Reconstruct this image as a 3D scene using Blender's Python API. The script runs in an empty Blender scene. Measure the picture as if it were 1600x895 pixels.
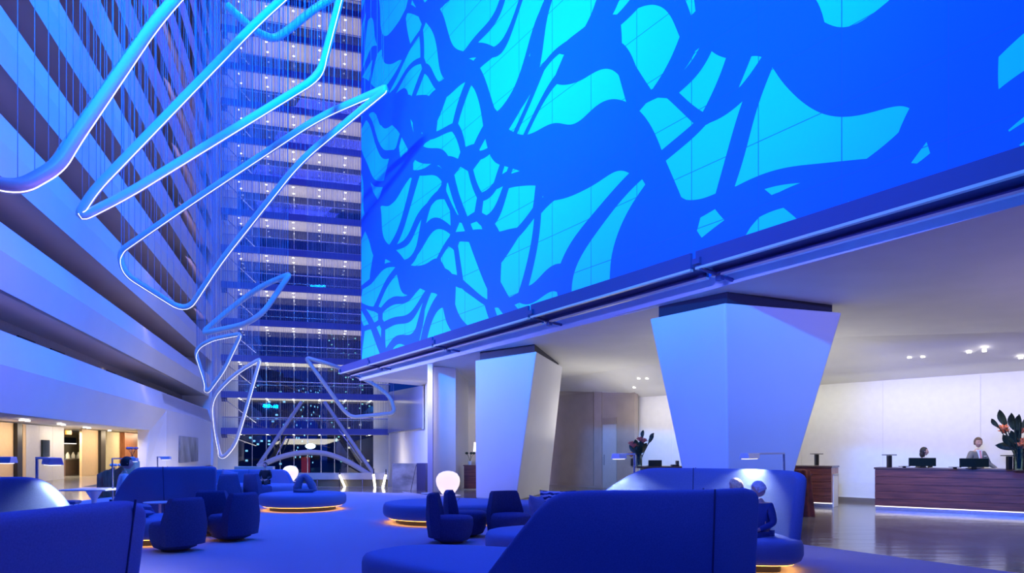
import bpy, bmesh, math, random
from mathutils import Vector, Matrix
from mathutils.bvhtree import BVHTree
random.seed(7)
S = bpy.context.scene
COL = S.collection
PI = math.pi
F, CX, HY, CH = 1067.0, 800.0, 702.0, 1.5      # focal length in pixels, principal column, horizon row, eye height


def P(px, py, Y):
    return Vector(((px - CX) / F * Y, Y, CH + (HY - py) / F * Y))


def G(px, py, z=0.0):
    Y = (z - CH) * F / (HY - py)
    return Vector(((px - CX) / F * Y, Y, z))


def hit(px, n, c):
    d = ((px - CX) / F, 1.0)
    Y = c / (n[0] * d[0] + n[1] * d[1])
    return Vector((d[0] * Y, Y))


# ------------------------------------------------------------------ objects
def tag(o, label=None, cat=None, group=None, kind=None):
    if label: o['label'] = label
    if cat: o['category'] = cat
    if group: o['group'] = group
    if kind: o['kind'] = kind
    return o


def thing(name, label, cat, loc=(0, 0, 0), rz=0.0, group=None):
    o = bpy.data.objects.new(name, None)
    o.empty_display_size = 0.1
    COL.objects.link(o)
    o.location = loc
    o.rotation_euler = (0, 0, rz)
    return tag(o, label, cat, group)


def clone(o, parent=None):
    c = o.copy()
    COL.objects.link(c)
    c.parent = parent
    for ch in o.children:
        clone(ch, c)
    return c


class MB:
    """collects shapes, links them as one mesh"""
    def __init__(self):
        self.v, self.f, self.uv = [], [], None

    def add(self, vs, fs):
        n = len(self.v)
        self.v += [tuple(p) for p in vs]
        self.f += [tuple(i + n for i in f) for f in fs]
        return self

    def box(self, c, s, rz=0.0, m=None):
        hx, hy, hz = s[0] / 2, s[1] / 2, s[2] / 2
        R = Matrix.Rotation(rz, 3, 'Z') if m is None else m
        vs = [Vector(c) + R @ Vector((sx * hx, sy * hy, sz * hz)) for sz in (-1, 1) for sy in (-1, 1) for sx in (-1, 1)]
        return self.add(vs, [(0, 2, 3, 1), (4, 5, 7, 6), (0, 1, 5, 4), (2, 6, 7, 3), (0, 4, 6, 2), (1, 3, 7, 5)])

    def hexa(self, b, t):
        """b, t: four bottom and four top corners, same order"""
        return self.add(list(b) + list(t), [(3, 2, 1, 0), (4, 5, 6, 7)] + [(i, (i + 1) % 4, 4 + (i + 1) % 4, 4 + i) for i in range(4)])

    def loft(self, rings, cap=True, closed_v=False):
        n = len(rings[0])
        vs = [p for r in rings for p in r]
        fs = []
        m = len(rings)
        for i in range(m if closed_v else m - 1):
            for j in range(n):
                a, b = i * n + j, i * n + (j + 1) % n
                c, d = ((i + 1) % m) * n + (j + 1) % n, ((i + 1) % m) * n + j
                fs.append((a, b, c, d))
        if cap and not closed_v:
            fs.append(tuple(range(n - 1, -1, -1)))
            fs.append(tuple((m - 1) * n + j for j in range(n)))
        return self.add(vs, fs)

    def prism(self, poly, fn0, fn1):
        """poly: 2-D outline; fn0/fn1 turn (a, b) into the two end points"""
        return self.loft([[fn0(*p) for p in poly], [fn1(*p) for p in poly]])

    def slab(self, pts, z0, z1):
        return self.loft([[(p[0], p[1], z0) for p in pts], [(p[0], p[1], z1) for p in pts]])

    def tube(self, pts, r, n=8, closed=False, r1=None):
        pts = [Vector(p) for p in pts]
        m = len(pts)
        rings = []
        up = Vector((0, 0, 1))
        prev = None
        for i, p in enumerate(pts):
            if closed:
                d = pts[(i + 1) % m] - pts[i - 1]
            else:
                d = pts[min(i + 1, m - 1)] - pts[max(i - 1, 0)]
            d.normalize()
            if prev is None:
                a = d.cross(up if abs(d.z) < 0.95 else Vector((1, 0, 0))).normalized()
            else:
                a = (prev - d * prev.dot(d)).normalized()
            prev = a
            b = d.cross(a)
            rr = r if r1 is None else r + (r1 - r) * i / max(1, m - 1)
            rings.append([p + (a * math.cos(2 * PI * k / n) + b * math.sin(2 * PI * k / n)) * rr for k in range(n)])
        return self.loft(rings, cap=not closed, closed_v=closed)

    def lathe(self, prof, n=24, c=(0, 0, 0), sx=1.0, sy=1.0):
        rings = [[(c[0] + r * sx * math.cos(2 * PI * k / n), c[1] + r * sy * math.sin(2 * PI * k / n), c[2] + z) for k in range(n)] for r, z in prof]
        return self.loft(rings)

    def ball(self, c, r, n=12, m=None):
        rx, ry, rz = (r, r, r) if not hasattr(r, '__len__') else r
        rings = []
        for i in range(n - 1):
            t = -PI / 2 + PI * (i + 0.5) / (n - 1)
            rings.append([Vector((rx * math.cos(t) * math.cos(2 * PI * k / n), ry * math.cos(t) * math.sin(2 * PI * k / n), rz * math.sin(t))) for k in range(n)])
        if m is not None:
            rings = [[m @ p for p in rg] for rg in rings]
        return self.loft([[Vector(c) + p for p in rg] for rg in rings])

    def build(self, name, mat, parent=None, smooth=None, bevel=0.0, sub=0, solid=0.0):
        me = bpy.data.meshes.new(name)
        me.from_pydata(self.v, [], self.f)
        bm = bmesh.new()
        bm.from_mesh(me)
        bmesh.ops.recalc_face_normals(bm, faces=bm.faces)
        bm.to_mesh(me)
        bm.free()
        me.update()
        if self.uv:
            l = me.uv_layers.new(name='UVMap')
            for lp in me.loops:
                l.data[lp.index].uv = self.uv[lp.vertex_index]
        if smooth is not None:
            me.shade_smooth()
            me.set_sharp_from_angle(angle=math.radians(smooth))
        if mat: me.materials.append(mat)
        o = bpy.data.objects.new(name, me)
        COL.objects.link(o)
        if parent: o.parent = parent
        if solid:
            md = o.modifiers.new('thick', 'SOLIDIFY')
            md.thickness = solid
            md.offset = 0
        if bevel:
            md = o.modifiers.new('bevel', 'BEVEL')
            md.width = bevel
            md.segments = 2
            md.limit_method = 'ANGLE'
            md.angle_limit = math.radians(40)
        if sub:
            md = o.modifiers.new('sub', 'SUBSURF')
            md.levels = md.render_levels = sub
        return o


def struct(o, label, cat):
    return tag(o, label, cat, kind='structure')


def spline(pts, n=8, closed=False):
    pts = [Vector(p) for p in pts]
    m = len(pts)
    out = []
    for i in range(m if closed else m - 1):
        if closed:
            a, b, c, d = pts[i - 1], pts[i], pts[(i + 1) % m], pts[(i + 2) % m]
        else:
            a, b, c, d = pts[max(i - 1, 0)], pts[i], pts[i + 1], pts[min(i + 2, m - 1)]
        for k in range(n):
            t = k / n
            out.append(0.5 * ((2 * b) + (c - a) * t + (2 * a - 5 * b + 4 * c - d) * t * t + (3 * b - a - 3 * c + d) * t ** 3))
    if not closed: out.append(pts[-1])
    return out


def fillet(pts, rad, closed=True, n=6):
    """polyline with rounded corners"""
    pts = [Vector(p) for p in pts]
    m = len(pts)
    out = []
    for i in range(m):
        if not closed and i in (0, m - 1):
            out.append(pts[i]); continue
        a, b, c = pts[i - 1], pts[i], pts[(i + 1) % m]
        r = rad[i] if hasattr(rad, '__len__') else rad
        r = min(r, (a - b).length * 0.45, (c - b).length * 0.45)
        p, q = b + (a - b).normalized() * r, b + (c - b).normalized() * r
        for k in range(n + 1):
            t = k / n
            out.append(p * (1 - t) ** 2 + b * 2 * t * (1 - t) + q * t * t)
    return out


def resample(pts, step, closed):
    pts = [Vector(p) for p in pts]
    if closed: pts = pts + [pts[0]]
    out = [pts[0]]
    acc = 0.0
    for a, b in zip(pts, pts[1:]):
        L = (b - a).length
        while acc + L >= step and L > 1e-9:
            t = (step - acc) / L
            a = a + (b - a) * t
            L = (b - a).length
            out.append(a.copy())
            acc = 0.0
        acc += L
    return out


# ------------------------------------------------------------------ materials
def mat(name, col, rough=0.6, metal=0.0, emit=None, estr=0.0, noise=0.0, nscale=6.0, bump=0.0, bscale=60.0, spec=None, coat=0.0, stretch=None):
    m = bpy.data.materials.new(name)
    m.use_nodes = True
    nt = m.node_tree
    b = nt.nodes['Principled BSDF']
    c = tuple(col) + (1.0,)
    b.inputs['Base Color'].default_value = c
    b.inputs['Roughness'].default_value = rough
    b.inputs['Metallic'].default_value = metal
    if spec is not None: b.inputs['Specular IOR Level'].default_value = spec
    if coat: b.inputs['Coat Weight'].default_value = coat
    if emit:
        b.inputs['Emission Color'].default_value = tuple(emit) + (1.0,)
        b.inputs['Emission Strength'].default_value = estr
    tc = nt.nodes.new('ShaderNodeTexCoord')
    vec = tc.outputs['Object']
    if stretch:
        mp = nt.nodes.new('ShaderNodeMapping')
        mp.inputs['Scale'].default_value = stretch
        nt.links.new(vec, mp.inputs['Vector'])
        vec = mp.outputs['Vector']
    if noise:
        n = nt.nodes.new('ShaderNodeTexNoise')
        n.inputs['Scale'].default_value = nscale
        n.inputs['Detail'].default_value = 4
        nt.links.new(vec, n.inputs['Vector'])
        r = nt.nodes.new('ShaderNodeValToRGB')
        r.color_ramp.elements[0].position = 0.3
        r.color_ramp.elements[1].position = 0.7
        r.color_ramp.elements[0].color = tuple(max(0, x * (1 - noise)) for x in col) + (1,)
        r.color_ramp.elements[1].color = tuple(min(1, x * (1 + noise)) for x in col) + (1,)
        nt.links.new(n.outputs['Fac'], r.inputs['Fac'])
        nt.links.new(r.outputs['Color'], b.inputs['Base Color'])
    if bump:
        n = nt.nodes.new('ShaderNodeTexNoise')
        n.inputs['Scale'].default_value = bscale
        nt.links.new(vec, n.inputs['Vector'])
        bp = nt.nodes.new('ShaderNodeBump')
        bp.inputs['Strength'].default_value = bump
        bp.inputs['Distance'].default_value = 0.02
        nt.links.new(n.outputs['Fac'], bp.inputs['Height'])
        nt.links.new(bp.outputs['Normal'], b.inputs['Normal'])
    return m


def wood(name, c0, c1, scale=(1, 1, 12), rough=0.35, plank=None):
    m = mat(name, c0, rough)
    nt = m.node_tree
    b = nt.nodes['Principled BSDF']
    tc = nt.nodes.new('ShaderNodeTexCoord')
    mp = nt.nodes.new('ShaderNodeMapping')
    mp.inputs['Scale'].default_value = scale
    n = nt.nodes.new('ShaderNodeTexNoise')
    n.inputs['Scale'].default_value = 3
    n.inputs['Detail'].default_value = 6
    r = nt.nodes.new('ShaderNodeValToRGB')
    r.color_ramp.elements[0].color = tuple(c0) + (1,)
    r.color_ramp.elements[1].color = tuple(c1) + (1,)
    r.color_ramp.elements[0].position = 0.35
    r.color_ramp.elements[1].position = 0.68
    nt.links.new(tc.outputs['Object'], mp.inputs['Vector'])
    nt.links.new(mp.outputs['Vector'], n.inputs['Vector'])
    nt.links.new(n.outputs['Fac'], r.inputs['Fac'])
    nt.links.new(r.outputs['Color'], b.inputs['Base Color'])
    return m


def glass(name, tint=(0.8, 0.85, 0.95), refl=0.12, rough=0.02):
    m = bpy.data.materials.new(name)
    m.use_nodes = True
    nt = m.node_tree
    nt.nodes.remove(nt.nodes['Principled BSDF'])
    out = nt.nodes['Material Output']
    t = nt.nodes.new('ShaderNodeBsdfTransparent')
    t.inputs['Color'].default_value = tuple(tint) + (1,)
    g = nt.nodes.new('ShaderNodeBsdfGlossy')
    g.inputs['Roughness'].default_value = rough
    mx = nt.nodes.new('ShaderNodeMixShader')
    fr = nt.nodes.new('ShaderNodeFresnel')
    fr.inputs['IOR'].default_value = 1.45
    ad = nt.nodes.new('ShaderNodeMath')
    ad.operation = 'MULTIPLY_ADD'
    ad.inputs[1].default_value = 0.9
    ad.inputs[2].default_value = refl * 0.4
    nt.links.new(fr.outputs['Fac'], ad.inputs[0])
    nt.links.new(ad.outputs[0], mx.inputs['Fac'])
    nt.links.new(t.outputs[0], mx.inputs[1])
    nt.links.new(g.outputs[0], mx.inputs[2])
    nt.links.new(mx.outputs[0], out.inputs['Surface'])
    return m


M = {}
M['white'] = mat('white_paint', (0.78, 0.78, 0.80), 0.55, noise=0.02, nscale=0.6)
M['band'] = mat('parapet_paint', (0.80, 0.80, 0.82), 0.5, noise=0.02, nscale=0.5)
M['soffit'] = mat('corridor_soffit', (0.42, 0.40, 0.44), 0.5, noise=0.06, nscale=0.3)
M['corridor'] = mat('corridor_wall', (0.36, 0.33, 0.33), 0.6, noise=0.05)
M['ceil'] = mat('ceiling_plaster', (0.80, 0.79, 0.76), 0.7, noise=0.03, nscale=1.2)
M['column'] = mat('column_plaster', (0.82, 0.82, 0.84), 0.45, noise=0.02, nscale=0.8)
M['taupe'] = mat('taupe_panel', (0.40, 0.34, 0.30), 0.3, noise=0.08, nscale=2.0)
M['taupe_dark'] = mat('taupe_panel_dark', (0.33, 0.28, 0.25), 0.3, noise=0.08, nscale=2.0)
M['navy'] = mat('trough_steel', (0.07, 0.07, 0.20), 0.4, metal=0.1)
M['darkgap'] = mat('painted_gap_shade', (0.03, 0.03, 0.06), 0.6)  # dark colour stands in for the shade in the recess above the columns
M['navyrail'] = mat('balcony_beam', (0.12, 0.14, 0.42), 0.5)
M['navy2'] = mat('violet_pier', (0.42, 0.40, 0.60), 0.5)
M['lip'] = mat('brushed_strip', (0.75, 0.70, 0.58), 0.35, metal=0.4)
M['steel'] = mat('brushed_steel', (0.6, 0.62, 0.66), 0.25, metal=0.9)
M['tube'] = mat('white_tube', (0.52, 0.52, 0.56), 0.35, noise=0.02)
M['cable'] = mat('cable_steel', (0.22, 0.22, 0.40), 0.5)
M['led'] = mat('white_led', (0.9, 0.9, 0.9), 0.5, emit=(1.0, 0.93, 0.88), estr=1.6)
M['downlight'] = mat('downlight_lens', (0.9, 0.9, 0.9), 0.5, emit=(1.0, 0.96, 0.9), estr=6.0)
M['glow'] = mat('amber_led', (0.9, 0.6, 0.3), 0.5, emit=(1.0, 0.42, 0.08), estr=7.0)
M['globe'] = mat('opal_glass', (0.9, 0.85, 0.8), 0.3, emit=(1.0, 0.80, 0.62), estr=0.95)
M['fabric'] = mat('sofa_fabric', (0.13, 0.20, 0.42), 0.85, noise=0.08, nscale=90, bump=0.15, bscale=350, spec=0.2)
M['seatfab'] = mat('seat_fabric', (0.16, 0.24, 0.46), 0.8, noise=0.06, nscale=90, bump=0.1, bscale=300, spec=0.25)
M['chair'] = mat('chair_velvet', (0.06, 0.08, 0.20), 0.9, noise=0.15, nscale=60, bump=0.1, bscale=300, spec=0.1)
M['seam'] = mat('seam_piping', (0.04, 0.06, 0.14), 0.8)
M['plinth'] = mat('dark_plinth', (0.02, 0.02, 0.03), 0.6)
M['bluemetal'] = mat('lamp_shade_metal', (0.72, 0.75, 0.80), 0.3, metal=0.2)
M['black'] = mat('black_plastic', (0.012, 0.013, 0.016), 0.35)
M['screen'] = mat('screen_glass', (0.01, 0.02, 0.02), 0.12)
M['desk'] = wood('desk_walnut', (0.11, 0.030, 0.016), (0.25, 0.075, 0.040), (0.6, 0.6, 9))
M['redwood'] = wood('red_cedar', (0.20, 0.06, 0.02), (0.36, 0.12, 0.045), (6, 6, 0.7))
M['booth'] = wood('booth_wood', (0.24, 0.10, 0.06), (0.42, 0.20, 0.13), (5, 5, 1))
M['counter'] = mat('counter_top', (0.10, 0.06, 0.05), 0.25)
M['tan'] = mat('tan_panel', (0.55, 0.38, 0.20), 0.6, noise=0.04)
M['greypanel'] = mat('grey_panel', (0.50, 0.50, 0.50), 0.5, noise=0.03)
M['yellow'] = mat('cream_wall', (0.62, 0.55, 0.36), 0.6, noise=0.04)
M['flowerred'] = mat('protea_red', (0.55, 0.12, 0.09), 0.7, noise=0.3, nscale=40)
M['flowerorange'] = mat('lily_orange', (0.85, 0.22, 0.08), 0.6, noise=0.2, nscale=30)
M['leaf'] = mat('dark_leaf', (0.02, 0.045, 0.03), 0.5, noise=0.3, nscale=20)
M['vase'] = glass('vase_glass', (0.75, 0.85, 0.75), 0.2)
M['balglass'] = glass('balustrade_glass', (0.86, 0.9, 0.96), 0.10)
M['winglass'] = glass('window_glass', (0.62, 0.70, 0.80), 0.18)
M['marble'] = mat('grey_marble', (0.30, 0.29, 0.26), 0.15, noise=0.45, nscale=1.3, stretch=(1, 1, 2.2))
M['beige'] = mat('beige_stone', (0.55, 0.52, 0.44), 0.3, noise=0.1, nscale=2)
M['hairdark'] = mat('hair_dark', (0.015, 0.012, 0.012), 0.6, noise=0.3, nscale=60)
M['hairbrown'] = mat('hair_brown', (0.10, 0.06, 0.045), 0.6, noise=0.3, nscale=60)
M['hairgrey'] = mat('hair_grey', (0.62, 0.60, 0.62), 0.7, noise=0.25, nscale=50)
M['hairblond'] = mat('hair_blond', (0.70, 0.55, 0.36), 0.7, noise=0.25, nscale=50)
M['skin'] = mat('skin', (0.55, 0.34, 0.27), 0.5)
M['suitgrey'] = mat('suit_grey', (0.17, 0.165, 0.16), 0.8, noise=0.15, nscale=50)
M['suitdark'] = mat('suit_dark', (0.02, 0.022, 0.03), 0.8)
M['shirt'] = mat('shirt_white', (0.75, 0.78, 0.82), 0.7)
M['tie'] = mat('tie_pink', (0.72, 0.30, 0.33), 0.6)
M['bluecloth'] = mat('navy_cloth', (0.03, 0.06, 0.22), 0.8)
M['eye'] = mat('eye_dark', (0.02, 0.015, 0.015), 0.3)
M['lips'] = mat('lip_skin', (0.42, 0.20, 0.17), 0.5)
M['sculpt'] = mat('sculpture_stone', (0.16, 0.19, 0.32), 0.6, bump=0.8, bscale=14, stretch=(1, 1, 4))
M['cushion'] = mat('cushion_cloth', (0.20, 0.22, 0.40), 0.85, noise=0.1, nscale=60)
M['paper'] = mat('paper_white', (0.8, 0.78, 0.72), 0.7)
M['red'] = mat('red_paint', (0.6, 0.05, 0.04), 0.5)
M['maroon'] = mat('maroon_cloth', (0.09, 0.012, 0.014), 0.85, noise=0.6, nscale=5)


def nodes(m):
    nt = m.node_tree
    return nt, nt.nodes['Principled BSDF'], nt.nodes.new, nt.links.new


# patterned cushion: wavy stripes
M['wavecush'] = mat('wave_cushion', (0.5, 0.5, 0.6), 0.85)
nt, b, N, LK = nodes(M['wavecush'])
tc = N('ShaderNodeTexCoord'); w = N('ShaderNodeTexWave'); w.wave_type = 'BANDS'; w.bands_direction = 'Z'
w.inputs['Scale'].default_value = 5; w.inputs['Distortion'].default_value = 5; w.inputs['Detail Scale'].default_value = 2.2
r = N('ShaderNodeValToRGB'); r.color_ramp.elements[0].position = 0.45; r.color_ramp.elements[1].position = 0.5
r.color_ramp.elements[0].color = (0.03, 0.04, 0.14, 1); r.color_ramp.elements[1].color = (0.55, 0.58, 0.72, 1)
LK(tc.outputs['Object'], w.inputs['Vector']); LK(w.outputs['Fac'], r.inputs['Fac']); LK(r.outputs['Color'], b.inputs['Base Color'])

# carpet: fine ribs
M['carpet'] = mat('carpet_pile', (0.40, 0.40, 0.50), 0.95, noise=0.10, nscale=220, bump=0.25, bscale=500, spec=0.1)
# polished stone
M['stone'] = mat('polished_stone', (0.16, 0.155, 0.15), 0.13, noise=0.35, nscale=0.9)
nt, b, N, LK = nodes(M['stone'])
tc = N('ShaderNodeTexCoord'); mp = N('ShaderNodeMapping'); mp.inputs['Scale'].default_value = (0.6, 2.4, 1)
n = N('ShaderNodeTexNoise'); n.inputs['Scale'].default_value = 1.5; n.inputs['Detail'].default_value = 3
bp = N('ShaderNodeBump'); bp.inputs['Strength'].default_value = 0.12; bp.inputs['Distance'].default_value = 0.05
LK(tc.outputs['Object'], mp.inputs['Vector']); LK(mp.outputs['Vector'], n.inputs['Vector']); LK(n.outputs['Fac'], bp.inputs['Height']); LK(bp.outputs['Normal'], b.inputs['Normal'])

# generic mural: blue ground with cyan leaf patches left between crossing bands, square panel joints
M['mural'] = mat('mural_paint', (0.1, 0.3, 0.7), 0.45)
nt, b, N, LK = nodes(M['mural'])
uv = N('ShaderNodeUVMap'); uv.uv_map = 'UVMap'


def math_node(op, a, c=None):
    q = N('ShaderNodeMath'); q.operation = op
    for i, x in enumerate((a, c)):
        if x is None: continue
        if isinstance(x, (int, float)): q.inputs[i].default_value = x
        else: LK(x, q.inputs[i])
    return q.outputs[0]


nz = N('ShaderNodeTexNoise'); nz.inputs['Scale'].default_value = 0.16; nz.inputs['Detail'].default_value = 1.0
LK(uv.outputs['UV'], nz.inputs['Vector'])
off = N('ShaderNodeVectorMath'); off.operation = 'MULTIPLY_ADD'; off.inputs[1].default_value = (7.5, 7.5, 0)
LK(nz.outputs['Color'], off.inputs[0]); LK(uv.outputs['UV'], off.inputs[2])
rot = N('ShaderNodeMapping'); rot.inputs['Rotation'].default_value = (0, 0, 0.5); rot.inputs['Scale'].default_value = (0.32, 0.64, 1); rot.inputs['Location'].default_value = (3.3, 1.7, 0)
LK(off.outputs['Vector'], rot.inputs['Vector'])
vo = N('ShaderNodeTexVoronoi'); vo.feature = 'DISTANCE_TO_EDGE'; vo.inputs['Scale'].default_value = 1.0; vo.inputs['Randomness'].default_value = 0.95
LK(rot.outputs['Vector'], vo.inputs['Vector'])
# a second, long wave band crossing the cells
wv = N('ShaderNodeTexWave'); wv.wave_type = 'BANDS'; wv.bands_direction = 'DIAGONAL'; wv.inputs['Scale'].default_value = 0.12; wv.inputs['Distortion'].default_value = 3.0; wv.inputs['Detail Scale'].default_value = 0.6; wv.inputs['Detail'].default_value = 0
LK(off.outputs['Vector'], wv.inputs['Vector'])
thr = math_node('GREATER_THAN', vo.outputs['Distance'], 0.095)
wth = math_node('GREATER_THAN', wv.outputs['Fac'], 0.10)
fac = math_node('MULTIPLY', thr, wth)
mix = N('ShaderNodeMix'); mix.data_type = 'RGBA'
mix.inputs['A'].default_value = (0.012, 0.135, 0.75, 1); mix.inputs['B'].default_value = (0.02, 0.74, 0.95, 1)
LK(fac, mix.inputs['Factor'])
sep = N('ShaderNodeSeparateXYZ'); LK(uv.outputs['UV'], sep.inputs[0])
jx = math_node('LESS_THAN', math_node('FRACT', math_node('DIVIDE', sep.outputs[0], 1.61)), 0.012)
jy = math_node('LESS_THAN', math_node('FRACT', math_node('DIVIDE', sep.outputs[1], 1.18)), 0.014)
jo = math_node('MAXIMUM', jx, jy)
mix2 = N('ShaderNodeMix'); mix2.data_type = 'RGBA'
mix2.inputs['B'].default_value = (0.03, 0.12, 0.5, 1)
LK(math_node('MULTIPLY', jo, 0.8), mix2.inputs['Factor']); LK(mix.outputs['Result'], mix2.inputs['A']); LK(mix2.outputs['Result'], b.inputs['Base Color'])

# night facade with lit windows
def night(name, base, lit, dens, sc):
    m = mat(name, base, 0.7)
    nt, b, N, LK = nodes(m)
    tc = N('ShaderNodeTexCoord'); mp = N('ShaderNodeMapping'); mp.inputs['Scale'].default_value = (sc, sc, sc * 1.15)
    LK(tc.outputs['Object'], mp.inputs['Vector'])
    fl = N('ShaderNodeVectorMath'); fl.operation = 'FLOOR'; LK(mp.outputs['Vector'], fl.inputs[0])
    fr = N('ShaderNodeVectorMath'); fr.operation = 'FRACTION'; LK(mp.outputs['Vector'], fr.inputs[0])
    wn = N('ShaderNodeTexWhiteNoise'); LK(fl.outputs['Vector'], wn.inputs['Vector'])
    s = N('ShaderNodeSeparateXYZ'); LK(fr.outputs['Vector'], s.inputs[0])
    def mn(op, a, c):
        q = N('ShaderNodeMath'); q.operation = op
        for i, x in enumerate((a, c)):
            if isinstance(x, (int, float)): q.inputs[i].default_value = x
            else: LK(x, q.inputs[i])
        return q.outputs[0]
    win = mn('MULTIPLY', mn('GREATER_THAN', s.outputs[0], 0.35), mn('GREATER_THAN', s.outputs[2], 0.45))
    on = mn('MULTIPLY', win, mn('GREATER_THAN', wn.outputs['Value'], 1 - dens))
    b.inputs['Emission Color'].default_value = tuple(lit) + (1,)
    LK(mn('MULTIPLY', on, 2.2), b.inputs['Emission Strength'])
    return m


M['night_a'] = night('night_facade_cool', (0.008, 0.012, 0.02), (0.35, 0.8, 1.0), 0.07, 1.3)
M['night_b'] = night('night_facade_warm', (0.008, 0.01, 0.016), (1.0, 0.75, 0.4), 0.06, 1.1)
M['night_c'] = night('night_facade_green', (0.006, 0.014, 0.016), (0.4, 1.0, 0.75), 0.06, 1.4)

def wb(mb, name, m, parent, under=None, **kw):
    """build a mesh given in world coordinates as a child of an unrotated thing (or of its part)"""
    l = parent.location
    mb.v = [(p[0] - l[0], p[1] - l[1], p[2] - l[2]) for p in mb.v]
    return mb.build(name, m, under or parent, **kw)


# =================================================================== planes of the place
uL, nL, DL = Vector((-0.2815, 0.9596)), Vector((0.9596, 0.2815)), -8.87     # left atrium wall
uM, nM, DM = Vector((-0.5316, 0.8470)), Vector((0.8470, 0.5316)), 10.14     # mural wall / canopy edge
uB, nB = Vector((0.9596, 0.2815)), Vector((0.2815, -0.9596))               # glass end wall
B0 = Vector((-28.14, 66.0))


def LP(s, off, z):
    p = nL * (DL + off) + uL * s
    return Vector((p.x, p.y, z))


def MP(t, d, z):
    p = nM * d + uM * t
    return Vector((p.x, p.y, z))


def BP(s, back, z):
    p = B0 + uB * s - nB * back
    return Vector((p.x, p.y, z))


def sL(px, off=0.0):
    p = hit(px, nL, DL + off)
    return p.dot(uL)


def tM(px, d):
    p = hit(px, nM, d)
    return p.dot(uM)


# =================================================================== floors
fe = [LP(s_, 0, 0) for s_ in (31.2, 70)]
mb = MB().slab([(-46, -12), (26, -12), (26, 36), (-3, 36), (-3, 27.4), (fe[0].x, 27.4), (fe[1].x, fe[1].y), (-46, fe[1].y)], -0.3, 0.0)
struct(mb.build('floor', M['stone'], None), 'polished grey stone floor of the lobby', 'floor')
e = [MP(t, 9.55, 0) for t in (-16, 22.5)]
car = [(e[0].x, e[0].y), (e[1].x, e[1].y)]
far = spline([(e[1].x, e[1].y, 0), (-3.9, 23.4, 0), (-6.5, 24.2, 0), (-9.5, 24.0, 0), (-12.5, 22.4, 0)], 6)
car += [(p.x, p.y) for p in far[1:]] + [(-12.6, 14.0), (-10.5, 6), (-9, -3)]
tag(MB().slab(car, 0.0, 0.012).build('carpet', M['carpet'], None), 'large violet blue ribbed carpet covering the lounge floor', 'carpet')
# lower level beyond the lobby edge
mb = MB().slab([(-17.2, 27.4), (-3, 27.4), (0, 80), (-28, 80), (-28, 65)], -2.6, -2.4)
struct(mb.build('floor_lower', M['beige'], None), 'lower entrance hall floor beyond the balustrade', 'floor')

# =================================================================== left atrium wall
tops = [5.04 + 3.215 * k for k in range(13)]
heights = [2.44, 2.0, 1.84, 1.75] + [1.70] * 9
S0, S1 = 12.0, 69.0


def zz(z, off):
    return CH + (z - CH) * (DL + off) / DL


ords = ['lowest', 'second', 'third', 'fourth', 'fifth', 'sixth', 'seventh', 'eighth', 'ninth', 'tenth', 'eleventh', 'twelfth', 'thirteenth', 'fourteenth']
for k in range(13):
    zt, zb = tops[k], tops[k] - heights[k]
    if k == 0:
        prof = [(-0.42, zt), (-0.10, 4.03), (-0.50, zb), (-0.75, zb), (-0.75, zt)]
    elif k == 1:
        prof = [(-0.30, zt), (-0.05, 7.42), (-0.30, zb), (-0.60, zb), (-0.60, zt)]
    else:
        zc = zb + (zt - zb) * 0.58
        prof = [(-0.12, zt), (0.0, zc), (-0.05, zb), (-0.35, zb), (-0.35, zt)]
    prof = [(o, zz(z, o)) for o, z in prof]
    mb = MB().prism(prof, lambda o, z: LP(S0, o, z), lambda o, z: LP(S1, o, z))
    struct(mb.build('trim_%d' % (k + 1), M['band'], None), '%s long white parapet band counting up the left atrium wall' % ords[k], 'parapet')
    # corridor slab behind each parapet
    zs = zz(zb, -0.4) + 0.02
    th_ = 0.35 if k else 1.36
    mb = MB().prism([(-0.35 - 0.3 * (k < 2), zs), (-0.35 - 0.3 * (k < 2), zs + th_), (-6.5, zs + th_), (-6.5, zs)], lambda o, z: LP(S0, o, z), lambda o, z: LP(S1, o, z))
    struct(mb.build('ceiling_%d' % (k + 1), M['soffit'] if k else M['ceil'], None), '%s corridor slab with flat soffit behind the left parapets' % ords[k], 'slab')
# corridor back wall above the cafe
mb = MB().prism([(-2.6, 3.0), (-2.9, 3.0), (-2.9, 46), (-2.6, 46)], lambda o, z: LP(S0, o, z), lambda o, z: LP(S1 + 3, o, z))
struct(mb.build('wall_left', M['corridor'], None), 'grey corridor wall set back behind the left parapets', 'wall')
# doors along the first corridor, seen through the gap over the lowest parapet
for i, px in enumerate((30, 81, 168, 215, 262, 291)):
    s = sL(px, -2.55)
    w = 1.5 + 0.02 * i
    d = thing('door_%d' % (i + 1), '%s dark door along the first left corridor from the near end' % ords[i].replace('lowest', 'first'), 'door', LP(s, -2.58, 5.0))
    d['kind'] = 'structure'
    wb(MB().prism([(-2.56, 4.0), (-2.60, 4.0), (-2.60, 6.0), (-2.56, 6.0)], lambda o, z: LP(s, o, z), lambda o, z: LP(s + w, o, z)), 'leaf', M['booth'], d)
    wb(MB().prism([(-2.52, 4.0), (-2.60, 4.0), (-2.60, 6.12), (-2.52, 6.12)], lambda o, z: LP(s - 0.12, o, z), lambda o, z: LP(s, o, z))
       .prism([(-2.52, 6.0), (-2.60, 6.0), (-2.60, 6.12), (-2.52, 6.12)], lambda o, z: LP(s, o, z), lambda o, z: LP(s + w, o, z))
       .prism([(-2.52, 4.0), (-2.60, 4.0), (-2.60, 6.12), (-2.52, 6.12)], lambda o, z: LP(s + w, o, z), lambda o, z: LP(s + w + 0.12, o, z)), 'frame', M['black'], d)
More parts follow.
